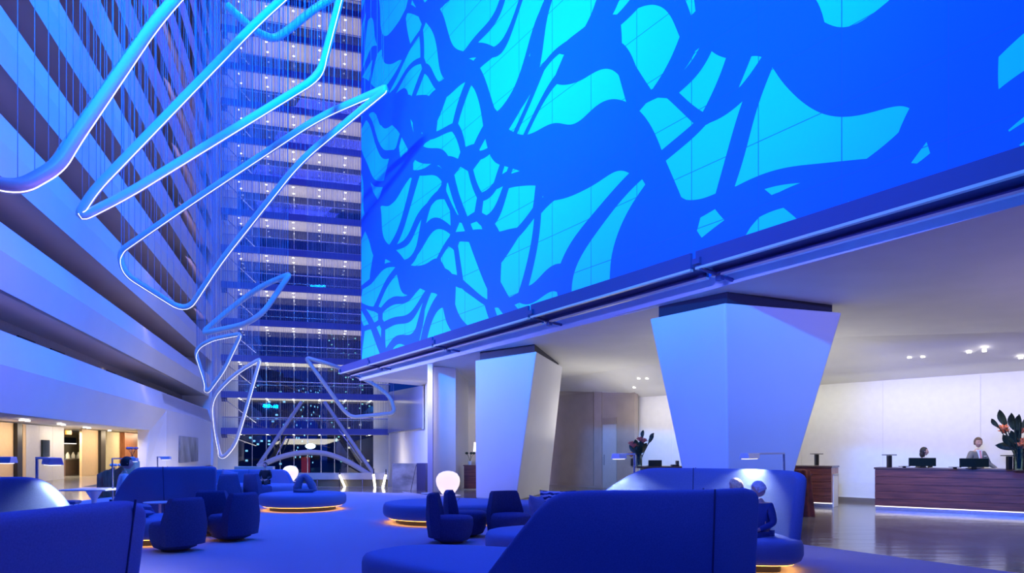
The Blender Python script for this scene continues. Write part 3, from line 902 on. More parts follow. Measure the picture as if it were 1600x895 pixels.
tube_loop('narrow triangular tube loop hanging close to the left wall', [(377, 521, 36), (330, 530, 36), (304, 546, 36), (318, 590, 36), (322, 616, 36), (350, 578, 36)], [0.25, 0.7, 0.8, 0.5, 0.4, 0.5], 0.11, True, 50)
tube_loop('lowest tube loop dipping beside the night window', [(407, 560, 40), (365, 585, 40), (330, 622, 40), (334, 668, 40), (345, 720, 40), (368, 694, 40), (382, 648, 40)], [0.25, 1, 1.2, 1, 0.7, 1, 1], 0.115, True, 60)
tube_loop('lavender tube loop hanging below the canopy tip at right', [(477, 558, 41), (520, 570, 41.5), (585, 600, 42), (610, 620, 42), (618, 645, 42), (550, 652, 41.5), (536, 640, 41.5)], [0.3, 0.8, 0.8, 0.8, 0.4, 0.6, 0.6], 0.12, True, 60, led=False)

# =================================================================== lounge furniture
def outline(pts, n=6):
    return [Vector((p[0], p[1], 0)) for p in spline([(a, b, 0) for a, b in pts], n, True)]


def inset(o, d):
    m = len(o)
    A = sum(o[i].x * o[(i + 1) % m].y - o[(i + 1) % m].x * o[i].y for i in range(m))
    sgn = 1 if A > 0 else -1
    r = []
    for i in range(m):
        t = (o[(i + 1) % m] - o[i - 1]).normalized()
        r.append(o[i] + Vector((-t.y, t.x, 0)) * d * sgn)
    return r


def pouf_mesh(o, z0, z1, r):
    rings = []
    for ins, z in ((r * 0.9, z0), (r * 0.25, z0 + r * 0.4), (0, z0 + r), (0, z1 - r), (r * 0.12, z1 - r * 0.5), (r * 0.4, z1 - r * 0.15), (r, z1), (r * 2.2, z1 + 0.004)):
        rings.append([Vector((p.x, p.y, z)) for p in inset(o, ins)])
    c = sum(o, Vector()) / len(o)
    rings.append([Vector((c.x + (p.x - c.x) * 0.3, c.y + (p.y - c.y) * 0.3, z1 + 0.012)) for p in o])
    return MB().loft(rings)


def base_parts(t, o, z1=0.42, r=0.10, seatmat='seatfab', z0=0.12):
    wb(pouf_mesh(o, z0, z1, r), 'seat', M[seatmat], t, smooth=60)
    pl_ = wb(MB().slab([(p.x, p.y) for p in inset(o, 0.26)], 0.012, z0 + 0.02), 'plinth', M['plinth'], t)
    a, c = inset(o, 0.10), inset(o, 0.18)
    g = MB()
    m = len(a)
    rings = [[(p.x, p.y, z0 - 0.007) for p in a], [(p.x, p.y, z0 - 0.007) for p in c], [(p.x, p.y, z0 - 0.001) for p in c], [(p.x, p.y, z0 - 0.001) for p in a]]
    vs = [p for rg in rings for p in rg]
    fs = [(i * m + j, i * m + (j + 1) % m, ((i + 1) % 4) * m + (j + 1) % m, ((i + 1) % 4) * m + j) for i in range(4) for j in range(m)]
    g.add(vs, fs)
    wb(g, 'glow_strip', M['glow'], t, under=pl_)


def back_mesh(plan, htop, zlow, lean=0.06, nu=28, nv=8, side=1):
    """plan: xy control points; htop: list of (u, height); leaning outward with height"""
    c = resample(spline([(a, b, 0) for a, b in plan], 10), 0.02, False)
    L = len(c) - 1
    rows = []
    for j in range(nv + 1):
        row = []
        for i in range(nu + 1):
            u = i / nu
            f = u * L
            k = min(int(f), L - 1)
            p = c[k].lerp(c[k + 1], f - k)
            d = (c[min(k + 3, L)] - c[max(k - 3, 0)]).normalized()
            nrm = Vector((-d.y, d.x, 0)) * side
            h = htop[-1][1]
            for (u0, h0), (u1, h1) in zip(htop, htop[1:]):
                if u0 <= u <= u1:
                    h = h0 + (h1 - h0) * (u - u0) / max(1e-6, u1 - u0); break
            v = j / nv
            z = zlow + (h - zlow) * v
            row.append(p + nrm * lean * (z - zlow) + Vector((0, 0, z)))
        rows.append(row)
    mb = MB()
    n = nu + 1
    mb.add([p for r in rows for p in r], [(j * n + i, j * n + i + 1, (j + 1) * n + i + 1, (j + 1) * n + i) for j in range(nv) for i in range(nu)])
    return mb, rows


def sofa(label, loc, base, plan, htop, seams, lean=0.06, side=1, zlow=0.14, th=0.15, fab='fabric', seatmat='seatfab'):
    t = thing('curved_sofa', label, 'sofa', loc)
    base_parts(t, outline(base), seatmat=seatmat)
    mb, rows = back_mesh(plan, htop, zlow, lean, side=side)
    o = wb(mb, 'backrest', M[fab], t, smooth=180, solid=th, sub=2)
    nu = len(rows[0]) - 1
    for sgn in (1, -1):
        for u in seams:
            i = round(u * nu)
            pts = []
            for r in rows:
                d = (r[min(i + 1, nu)] - r[max(i - 1, 0)]); d.z = 0; d.normalize()
                pts.append(r[i] + Vector((-d.y, d.x, 0)) * sgn * (th / 2 + 0.001))
            wb(MB().tube(pts, 0.007, 6), 'seam', M['seam'], t, under=o)
    return t


H0 = 1.20
# front sofa, its back to the viewer
sofa('big blue front sofa with its high back towards us and seat to the left', (0.6, 6.2, 0),
     [(-1.56, 7.35), (-1.25, 7.78), (-0.7, 7.85), (0.1, 7.62), (1.0, 7.35), (1.75, 7.1), (2.2, 6.5), (2.12, 5.75), (1.7, 5.36), (0.9, 5.25), (0.1, 5.5), (-0.6, 6.0), (-1.2, 6.6), (-1.52, 7.0)],
     [(-0.30, 5.75), (0.1, 5.5), (0.55, 5.34), (1.1, 5.28), (1.55, 5.34), (1.96, 5.62)],
     [(0, 0.34), (0.07, 0.50), (0.17, 0.80), (0.27, 1.10), (0.32, 1.17), (0.40, 1.19), (0.93, 1.20), (0.98, 1.185), (1, 1.16)], [0.80], lean=0.05, side=-1)
# its companion, facing us
sofa('tall curved blue sofa facing us where two grey haired people sit', (2.0, 9.0, 0),
     [(-0.35, 9.1), (-0.15, 8.6), (0.6, 8.25), (1.5, 8.12), (2.5, 8.1), (3.15, 8.0), (3.5, 8.2), (3.62, 8.8), (3.3, 9.5), (2.6, 9.95), (1.6, 10.15), (0.6, 10.05), (0.0, 9.75), (-0.3, 9.45)],
     [(0.75, 10.0), (1.3, 10.08), (1.9, 10.05), (2.6, 9.80), (3.1, 9.45), (3.38, 9.0), (3.44, 8.5), (3.40, 8.25)],
     [(0, 0.45), (0.08, 0.66), (0.20, 0.98), (0.28, 1.17), (0.32, 1.22), (0.36, 1.235), (0.9, 1.235), (0.96, 1.22), (1, 1.17)], [0.50], lean=0.10, side=1)
# left pair
sofa('nearest blue sofa at the left edge, its back towards us', (-3.3, 3.6, 0),
     [(-2.55, 4.3), (-2.55, 3.7), (-2.75, 3.0), (-3.3, 2.3), (-4.2, 2.0), (-5.2, 2.6), (-5.4, 3.8), (-4.8, 4.8), (-3.8, 5.2), (-2.9, 4.9)],
     [(-2.48, 4.32), (-2.50, 3.9), (-2.58, 3.4), (-2.75, 2.9), (-3.1, 2.4), (-3.6, 2.05)],
     [(0, 1.15), (0.03, 1.185), (0.08, 1.2), (1, 1.2)], [0.06], lean=0.13, side=1)
sofa('pale lit blue sofa behind the nearest left sofa, facing us', (-5.6, 6.8, 0),
     [(-4.5, 7.0), (-4.7, 6.4), (-5.4, 6.0), (-6.4, 5.8), (-7.3, 6.0), (-7.6, 6.8), (-7.0, 7.5), (-6.0, 7.75), (-5.1, 7.65)],
     [(-7.3, 6.9), (-6.8, 7.25), (-6.2, 7.5), (-5.6, 7.56), (-5.0, 7.5), (-4.55, 7.3)],
     [(0, 1.2), (0.7, 1.2), (0.74, 1.19), (0.80, 1.1), (1, 0.5)], [0.45], lean=0.05, side=1)
sofa('blue sofa with a seated person behind it, at left before the timber wall', (-6.2, 12.8, 0),
     [(-7.4, 12.6), (-6.9, 12.35), (-6.0, 12.3), (-5.4, 12.4), (-5.15, 12.9), (-5.3, 13.6), (-6.0, 14.0), (-7.1, 13.9), (-7.85, 13.6)],
     [(-7.35, 12.62), (-6.9, 12.42), (-6.3, 12.36), (-5.8, 12.38), (-5.40, 12.52)],
     [(0, 0.45), (0.13, 0.80), (0.26, 1.10), (0.31, 1.17), (0.37, 1.19), (0.96, 1.2), (1, 1.18)], [0.56], lean=0.06, side=-1)
sofa('long low blue sofa in the far left corner with one pillow', (-8.9, 21.6, 0),
     [(-9.6, 20.6), (-8.6, 20.5), (-7.2, 20.6), (-6.3, 20.7), (-6.1, 21.2), (-6.6, 21.9), (-8.0, 22.2), (-9.3, 22.1), (-10.0, 21.6), (-10.1, 21.0)],
     [(-10.0, 21.7), (-9.2, 22.0), (-8.3, 22.1), (-7.6, 22.0), (-7.0, 21.75)],
     [(0, 0.85), (0.88, 0.86), (0.92, 0.80), (1, 0.45)], [0.5], lean=0.08, side=1)


def ottoman(label, loc, pts, name='ottoman'):
    t = thing(name, label, 'ottoman', loc)
    base_parts(t, outline(pts))
    return t


ell = lambda cx, cy, a, b, n=14: [(cx + a * math.cos(2 * PI * k / n), cy + b * math.sin(2 * PI * k / n)) for k in range(n)]
ottoman('round blue ottoman with a sculpture on it, glowing amber below', (-5.2, 17.0, 0), ell(-5.2, 17.0, 1.05, 1.05))
ottoman('round blue ottoman at left behind the nearest sofa and before the small white table', (-5.75, 11.0, 0), ell(-5.75, 11.0, 0.78, 0.72))
sg = ottoman('long kidney shaped blue bench with amber glow, before the globe lamp', (-1.0, 14.2, 0), [(-2.66, 14.2), (-2.35, 14.95), (-1.5, 15.35), (-0.5, 15.1), (0.5, 14.6), (0.75, 13.9), (0.2, 13.45), (-0.8, 13.2), (-1.7, 12.98), (-2.4, 13.4)], 'bench')
wb(MB().tube([(-1.17, 15.25, 0.405), (-1.16, 15.13, 0.425), (-1.14, 14.6, 0.432), (-1.12, 13.4, 0.427), (-1.11, 13.17, 0.40), (-1.11, 13.09, 0.35), (-1.11, 13.08, 0.25)], 0.008, 6), 'seam', M['seam'], sg)


# swivel chairs
def make_chair():
    t = thing('lounge_chair', 'x', 'chair')
    def ring(a, b, z, dy=0.0, n=24, p=2.6):
        out = []
        for k in range(n):
            c, s = math.cos(2 * PI * k / n), math.sin(2 * PI * k / n)
            out.append((a * abs(c) ** (2 / p) * (1 if c >= 0 else -1), dy + b * abs(s) ** (2 / p) * (1 if s >= 0 else -1), z))
        return out
    MB().loft([ring(0.20, 0.20, 0.03), ring(0.27, 0.28, 0.06), ring(0.31, 0.33, 0.16), ring(0.32, 0.35, 0.30), ring(0.31, 0.345, 0.385), ring(0.28, 0.31, 0.42), ring(0.18, 0.2, 0.432)]).build('seat', M['chair'], t, smooth=60)
    # backrest at +y, chair looks to -y
    rows = []
    for z, w, y0, th in ((0.10, 0.30, 0.30, 0.07), (0.30, 0.315, 0.30, 0.10), (0.45, 0.31, 0.30, 0.11), (0.60, 0.275, 0.30, 0.10), (0.74, 0.245, 0.31, 0.085), (0.785, 0.22, 0.315, 0.05)):
        rg = []
        n = 10
        for k in range(n + 1):
            x = -w + 2 * w * k / n
            rg.append((x, y0 + th - 0.10 * (abs(x) / 0.32) ** 2.2, z))
        for k in range(n + 1):
            x = w - 2 * w * k / n
            rg.append((x * 0.97, y0 - 0.03 - 0.13 * (abs(x) / 0.32) ** 2.2, z))
        rows.append(rg)
    MB().loft(rows).build('backrest', M['chair'], t, smooth=60)
    MB().lathe([(0.0, 0), (0.19, 0), (0.19, 0.03), (0.0, 0.035)], 20).build('swivel_base', M['black'], t)
    return t


ch0 = make_chair()
chairs = [
    (-0.97, 10.95, PI / 2, 'navy swivel chair in the middle, nearest to the front sofa seat'),
    (-0.78, 11.75, PI / 2 + 0.12, 'navy swivel chair partly behind the nearest middle chair'),
    (-0.02, 11.35, 0.42, 'navy swivel chair at right of the trio, facing us before the column'),
    (-4.97, 10.08, -PI / 2 - 0.6, 'navy swivel chair at left nearest to us, beside the round table'),
    (-4.62, 11.25, -PI / 2 - 0.5, 'navy swivel chair just behind the nearest left chair'),
    (-5.15, 12.0, PI, 'navy swivel chair hidden behind the two left chairs, before the sofa'),
    (-8.15, 19.72, PI + 0.3, 'dark swivel chair before the far corner sofa, left of the seated person'),
    (-7.45, 20.12, PI - 0.5, 'dark swivel chair directly before the far seated person'),
    (-8.95, 18.9, PI - 0.1, 'dark swivel chair just right of the tall left sofa back, before the pillow'),
]
for i, (x, y, rz, lab) in enumerate(chairs):
    c = ch0 if i == 0 else clone(ch0)
    c.location = (x, y, 0.012); c.rotation_euler = (0, 0, rz)
    tag(c, lab, 'chair', 'navy swivel lounge chairs')


# cushions
def cushion(label, loc, m, size=0.45, thick=0.16, rot=(0, 0, 0)):
    n = 10
    mb = MB()
    for sg_ in (1, -1):
        vs = []
        for i in range(n + 1):
            for j in range(n + 1):
                u, v = -1 + 2 * i / n, -1 + 2 * j / n
                k = (1 - u ** 4) * (1 - v ** 4)
                pin = 1 - 0.06 * (1 - abs(u)) - 0.0
                vs.append((u * size / 2 * (1 - 0.07 * (1 - v * v)), sg_ * thick / 2 * k ** 0.6, v * size / 2 * (1 - 0.07 * (1 - u * u))))
        mb.add(vs, [(i * (n + 1) + j, (i + 1) * (n + 1) + j, (i + 1) * (n + 1) + j + 1, i * (n + 1) + j + 1) for i in range(n) for j in range(n)])
    o = mb.build('cushion', m, None, smooth=120)
    o.location = loc; o.rotation_euler = rot
    return tag(o, label, 'cushion')


cushion('wave patterned cushion standing against the back of the front sofa', (0.62, 9.35, 0.70), M['wavecush'], 0.50, 0.15, (-0.30, 0, -0.15))
cushion('plain violet cushion standing left of the wave patterned cushion', (0.36, 9.15, 0.66), M['cushion'], 0.46, 0.15, (-0.25, 0.1, 1.15))
cushion('plain cushion lying tilted on the round ottoman by the small white table', (-6.05, 11.1, 0.53), M['cushion'], 0.42, 0.15, (1.25, 0.1, 0.3))
cushion('small cushion propped under the tilted cushion on the ottoman', (-5.85, 10.75, 0.49), M['cushion'], 0.30, 0.11, (1.5, 0, 0.9))
cushion('pale pillow leaning against the far corner sofa back', (-9.0, 21.65, 0.60), M['cushion'], 0.50, 0.18, (-0.35, 0.2, 0.1))
cushion('square end pillow at the left edge behind the nearest sofa', (-5.85, 7.1, 0.62), M['paper'], 0.42, 0.15, (-0.4, 0, 0.3))

# sculpture of two leaning ribbed lobes on the round ottoman
sc = thing('sculpture', 'ribbed blue grey sculpture of two leaning lobes on the round ottoman', 'sculpture', (-5.15, 17.0, 0.432))
sp = [(-0.20, 0, 0.0), (-0.19, 0, 0.13), (-0.12, 0, 0.31), (-0.02, 0, 0.40), (0.07, 0, 0.33), (0.17, 0, 0.17), (0.22, 0, 0.02)]
rr = [0.09, 0.105, 0.085, 0.06, 0.085, 0.10, 0.08]
path = spline(sp, 6)
rings = []
for i, p in enumerate(path):
    k = i / (len(path) - 1) * (len(rr) - 1)
    a = int(min(k, len(rr) - 2)); r = rr[a] + (rr[a + 1] - rr[a]) * (k - a)
    r *= 1 + 0.06 * math.sin(i * 2.4)
    d = (path[min(i + 1, len(path) - 1)] - path[max(i - 1, 0)]).normalized()
    nx = d.cross(Vector((0, 1, 0)))
    rings.append([p + nx * r * math.cos(2 * PI * q_ / 14) + Vector((0, 1, 0)) * r * 1.1 * math.sin(2 * PI * q_ / 14) for q_ in range(14)])
MB().loft(rings).build('lobes', M['sculpt'], sc, smooth=70)
MB().tube([(-0.24, -0.06, 0.05), (0.0, -0.1, 0.045), (0.22, -0.06, 0.045)], 0.05, 10).build('foot', M['sculpt'], sc, smooth=60)


# globe lamps on side tables
def side_table(label, x, y, h, r, z0=0.0, m='white'):
    t = thing('side_table', label, 'table', (x, y, z0))
    MB().lathe([(0.0, h - 0.02), (r - 0.01, h - 0.02), (r, h - 0.01), (r, h), (0.0, h + 0.001)], 28).build('table_top', M[m], t, smooth=40)
    MB().lathe([(0.022, 0.02), (0.022, h - 0.02)], 10).build('stem', M['white'], t, smooth=60)
    MB().lathe([(0.0, 0), (r * 0.6, 0), (r * 0.6, 0.012), (0.03, 0.03), (0.0, 0.03)], 24).build('foot', M['white'], t, smooth=40)
    return t


def globe(label, x, y, z, r):
    t = thing('globe_lamp', label, 'lamp', (x, y, z))
    prof = [(r * 0.30, 0.0), (r * 0.50, r * 0.12), (r * 0.75, r * 0.45), (r * 0.93, r * 0.80), (r, r * 1.15), (r * 0.95, r * 1.45), (r * 0.75, r * 1.75), (r * 0.42, r * 1.92), (r * 0.1, r * 1.97)]
    MB().lathe(prof, 28).build('shade', M['globe'], t, smooth=80)
    MB().lathe([(0, -0.004), (r * 0.32, -0.004), (r * 0.32, 0.015), (0, 0.015)], 20).build('collar', M['steel'], t)
    return t


side_table('white round side table under the glowing globe before the column', -1.50, 16.0, 0.43, 0.30)
side_table('empty small white side table left of the globe lamp table', -1.98, 16.15, 0.47, 0.17)
globe('glowing opal globe lamp on a white table before the flared column', -1.50, 16.0, 0.434, 0.285)
side_table('white side table under the far globe lamp', -7.30, 22.5, 0.46, 0.28)
globe('far glowing opal globe lamp left of the sculpture', -7.30, 22.5, 0.464, 0.255)
side_table('small round white table with thin stem behind the left ottoman', -6.15, 11.93, 0.585, 0.265)


# reading lamps: leaning pole, arm and flat shade
def reading_lamp(label, x, y, h, rz, lean=0.20, arm=0.42, head=0.38, z0=0.012):
    t = thing('reading_lamp', label, 'floor lamp', (x, y, z0), rz)
    MB().lathe([(0, 0), (0.14, 0), (0.14, 0.015), (0, 0.02)], 20).build('base', M['steel'], t, smooth=40)
    MB().tube([(0, 0, 0.015), (lean, 0, h)], 0.016, 8).build('pole', M['steel'], t, smooth=60)
    MB().box((lean - arm / 2, 0, h - 0.012), (arm, 0.03, 0.022)).build('arm', M['bluemetal'], t)
    xs = lean - arm
    mb = MB().hexa([(xs - head, -0.07, h - 0.075), (xs + 0.0, -0.07, h - 0.075), (xs + 0.0, 0.07, h - 0.075), (xs - head, 0.07, h - 0.075)],
                   [(xs - head + 0.0, -0.05, h), (xs + 0.04, -0.05, h), (xs + 0.04, 0.05, h), (xs - head, 0.05, h)])
    sh_ = mb.build('shade', M['bluemetal'], t, bevel=0.006)
    MB().box((xs - head / 2, 0, h - 0.079), (head * 0.85, 0.10, 0.008)).build('light_strip', M['led'], sh_)
    la = bpy.data.lights.new('reading_light', 'AREA'); la.shape = 'RECTANGLE'; la.size = head * 0.8; la.size_y = 0.08
    la.energy = 12; la.color = (1.0, 0.95, 0.85); la.spread = 2.2
    lo = bpy.data.objects.new('reading_light', la); COL.objects.link(lo); lo.parent = t; lo.location = (xs - head / 2, 0, h - 0.095)
    return t


reading_lamp('slim leaning reading lamp with blue shade reaching over the right end of the facing sofa', 4.19, 10.45, 1.44, math.atan2(1.35, 1.09), -0.10, 1.25, 0.40)
reading_lamp('reading lamp with bright blue shade at the left edge', -6.6, 8.2, 1.40, PI, 0.1, 0.30, 0.42)
reading_lamp('reading lamp with angled steel pole reaching over the pale lit left sofa', -5.6, 8.05, 1.40, math.radians(133), 0.0, 0.75, 0.42)
reading_lamp('reading lamp behind the person seated near the timber wall', -8.35, 14.3, 1.31, PI, 0.02, 0.26, 0.26)
reading_lamp('far reading lamp before the bright blue fold of the left wall', -8.9, 17.2, 1.31, PI, 0.03, 0.12, 0.2)
reading_lamp('reading lamp with blue shade seen end on at the left end of the facing sofa', 1.90, 10.6, 1.43, math.atan2(1.0, 0.45), 0.0, 0.72, 0.36)

# cafe table and chairs
ct = thing('cafe_table', 'blue topped cafe table with tapered pedestal by the cafe front', 'table', (-8.75, 14.3, 0))
MB().box((0, 0, 0.665), (0.95, 0.8, 0.03)).build('table_top', M['bluemetal'], ct, bevel=0.008)
MB().lathe([(0.26, 0), (0.24, 0.03), (0.05, 0.10), (0.05, 0.45), (0.16, 0.64), (0.16, 0.652)], 20).build('pedestal', M['bluemetal'], ct, smooth=60)


def cafe_chair(label, x, y, rz):
    t = thing('cafe_chair', label, 'chair', (x, y, 0), rz)
    MB().box((0, 0, 0.45), (0.46, 0.44, 0.06)).build('seat', M['bluecloth'], t, bevel=0.02)
    mb = MB()
    mb.add([(-0.2, 0.2, 0.46), (0.2, 0.2, 0.46), (0.23, 0.30, 0.68), (0.2, 0.34, 0.82), (-0.2, 0.34, 0.82), (-0.23, 0.30, 0.68)], [(0, 1, 2, 5), (5, 2, 3, 4)])
    mb.build('backrest', M['bluecloth'], t, solid=0.05, bevel=0.01)
    for sx in (-1, 1):
        for sy in (-1, 1):
            MB().tube([(0.18 * sx, 0.17 * sy, 0.43), (0.21 * sx, 0.21 * sy, 0.0)], 0.013, 6).build('leg', M['steel'], t)
    return t


cafe_chair('blue low backed cafe chair left of the cafe table', -8.85, 13.55, 1.9)
cafe_chair('dark cafe chair behind the cafe table', -8.35, 15.2, 0.2)
# wooden host booth
hb = thing('host_booth', 'curved reddish timber booth before the cream cafe wall', 'booth', (-12.9, 22.0, 0))
for i, (dx, dy, w, h, rz) in enumerate(((-0.28, -0.05, 0.30, 0.80, 0.5), (0.0, -0.15, 0.34, 0.88, 0.15), (0.32, -0.12, 0.34, 0.94, -0.2))):
    MB().hexa([Vector((dx, dy, 0)) + Matrix.Rotation(rz, 3, 'Z') @ Vector(v) for v in ((-w / 2, -0.03, 0), (w / 2, -0.03, 0), (w / 2, 0.03, 0), (-w / 2, 0.03, 0))],
              [Vector((dx, dy, h)) + Matrix.Rotation(rz, 3, 'Z') @ Vector(v) for v in ((-w * 0.46, -0.03, -0.10), (w * 0.52, -0.03, 0.06), (w * 0.52, 0.03, 0.06), (-w * 0.46, 0.03, -0.10))]).build('board', M['booth'], hb, bevel=0.008)


# orchid-like flower pots by the booth
def orchid(label, x, y, z, col):
    t = thing('potted_flowers', label, 'plant', (x, y, z))
    MB().lathe([(0.0, 0), (0.06, 0), (0.08, 0.14), (0.07, 0.15), (0.0, 0.13)], 14).build('pot', M['white'], t, smooth=50)
    for k in range(5):
        a = k * 1.26
        st_ = MB().tube([(0, 0, 0.13), (0.06 * math.cos(a), 0.06 * math.sin(a), 0.3), (0.14 * math.cos(a), 0.1 * math.sin(a), 0.42)], 0.006, 5).build('stem', M['leaf'], t)
        MB().ball((0.15 * math.cos(a), 0.11 * math.sin(a), 0.44), (0.06, 0.05, 0.045), 8).build('bloom', col, st_, smooth=60)
    return t


orchid('pale blue flowers in a pot on top of the timber booth', -12.95, 22.35, 0.55, M['shirt'])
orchid('pink flowers in a pot on the counter before the cream wall', -12.9, 23.2, 1.1, M['tie'])
sp_ = thing('plant_stand', 'slim pale stand under the pink flowers', 'stand', (-12.9, 23.2, 0))
MB().box((0, 0, 0.55), (0.34, 0.34, 1.1)).build('body', M['yellow'], sp_, bevel=0.01)
sp_ = thing('plant_stand', 'low timber stand under the pale blue flowers', 'stand', (-12.95, 22.35, 0))
MB().box((0, 0, 0.275), (0.34, 0.30, 0.55)).build('body', M['booth'], sp_, bevel=0.01)

# =================================================================== reception
def desk_piece(label, a, length, depth, h, dirv, name='reception_desk', end=False):
    dirv = Vector(dirv).normalized()
    n = Vector((dirv.y, -dirv.x))
    if n.y > 0: n = -n
    t = thing(name, label, 'desk', (a[0], a[1], 0))
    A = Vector((0, 0)); B_ = dirv * length
    pr = lambda p0, p1, q0, q1, z0, z1: MB().slab([p0, p1, q1, q0], z0, z1)
    rows = 5
    for i in range(rows):
        z0 = 0.12 + (h - 0.16) * i / rows; z1 = 0.12 + (h - 0.16) * (i + 1) / rows - 0.008
        pr(A, B_, A - n * 0.04, B_ - n * 0.04, z0, z1).build('front_plank', M['desk'], t)
    pr(A - n * 0.04, B_ - n * 0.04, A - n * depth, B_ - n * depth, 0.12, h - 0.04).build('body', M['booth'], t)
    pr(A + n * 0.02 - dirv * 0.02, B_ + n * 0.02 + dirv * 0.02, A - n * (depth + 0.02) - dirv * 0.02, B_ - n * (depth + 0.02) + dirv * 0.02, h - 0.04, h).build('top', M['counter'], t)
    pr(A - n * 0.10, B_ - n * 0.10, A - n * (depth - 0.1), B_ - n * (depth - 0.1), 0, 0.12).build('toe_kick', M['steel'], t)
    pr(A - n * 0.05, B_ - n * 0.05, A - n * 0.08, B_ - n * 0.08, 0.095, 0.118).build('light_strip', M['led'], t)
    return t


dD = Vector((1400, -1067)).normalized()
g = G(1367, 797)
desk = desk_piece('long dark walnut reception desk with two clerks behind it', (g.x, g.y), 7.0, 0.85, 1.058, dD)
g2 = G(1299, 793)
d2len = 3.2
a2 = Vector((g2.x, g2.y)) - dD * d2len
desk_piece('second walnut reception desk to the left, half hidden by the column', (a2.x, a2.y), d2len, 0.8, 1.07, dD)
g3 = G(1307, 791)
wq = thing('side_counter', 'pale low counter end beside the second walnut desk', 'counter', (g2.x + 0.2, g2.y + 0.35, 0))
MB().box((0, 0, 0.42), (0.16, 0.5, 0.84), math.atan2(dD.y, dD.x)).build('body', M['white'], wq, bevel=0.01)
MB().box((0, 0, 0.85), (0.19, 0.53, 0.03), math.atan2(dD.y, dD.x)).build('top', M['greypanel'], wq)
# concierge table behind the far sofa
cg = P(1003, 728.5, 17.5)
cd = thing('concierge_table', 'dark concierge table with flowers and laptop behind the tall sofa', 'table', (3.8, 17.6, 0))
MB().box((0.35, 0, 1.05), (2.0, 0.8, 0.05)).build('table_top', M['counter'], cd, bevel=0.006)
MB().box((0.35, 0, 0.52), (1.6, 0.5, 1.0)).build('body', M['desk'], cd)


def desk_lamp(label, px, Y, z):
    p = P(px, 720, Y)
    t = thing('desk_lamp', label, 'lamp', (p.x, Y, z))
    MB().box((0, 0, 0.145), (0.09, 0.09, 0.29)).build('pillar', M['black'], t, bevel=0.004)
    MB().box((0, 0, 0.305), (0.30, 0.14, 0.02)).build('shade', M['black'], t, bevel=0.004)
    return t


desk_lamp('black T shaped lamp at the left end of the long reception desk', 1389.5, 16.85, 1.06)
desk_lamp('black T shaped lamp on the second desk beside the column', 1276, 18.4, 1.075)
desk_lamp('black T shaped lamp at the right of the clerks, beside the flower vase', 1577, 15.0, 1.06)


def monitor(label, px, Y):
    p = P(px, 720, Y)
    t = thing('monitor', label, 'monitor', (p.x, Y, 1.058), math.atan2(dD.y, dD.x) * 0.25)
    MB().box((0, 0, 0.14), (0.60, 0.05, 0.20)).build('housing', M['screen'], t, bevel=0.008)
    MB().box((0, 0.0, 0.03), (0.10, 0.04, 0.10)).build('stand', M['black'], t)
    MB().box((0, 0.02, 0.006), (0.26, 0.16, 0.012)).build('foot', M['black'], t, bevel=0.004)
    MB().box((-0.40, 0.0, 0.035), (0.22, 0.12, 0.012)).build('card_reader', M['black'], t)
    MB().box((-0.40, 0.0, 0.015), (0.06, 0.06, 0.03)).build('reader_foot', M['black'], t)
    return t


monitor('black monitor before the dark haired clerk', 1441, 16.45)
monitor('black monitor before the clerk in the grey suit', 1522, 15.6)
lp = thing('laptop', 'black laptop screen on the concierge table', 'laptop', (3.62, 17.4, 1.075))
MB().box((0, 0, 0.008), (0.34, 0.24, 0.016)).build('keyboard_base', M['black'], lp, bevel=0.004)
MB().box((0, -0.12, 0.08), (0.34, 0.012, 0.15)).build('lid', M['screen'], lp, bevel=0.004)
tp_ = thing('telephone', 'small dark desk telephone at the right of the concierge table', 'telephone', (4.15, 17.4, 1.075))
MB().box((0, 0, 0.02), (0.18, 0.2, 0.04)).build('body', M['black'], tp_, bevel=0.008)
MB().box((0.06, 0, 0.09), (0.05, 0.2, 0.10)).build('handset', M['black'], tp_, bevel=0.015)


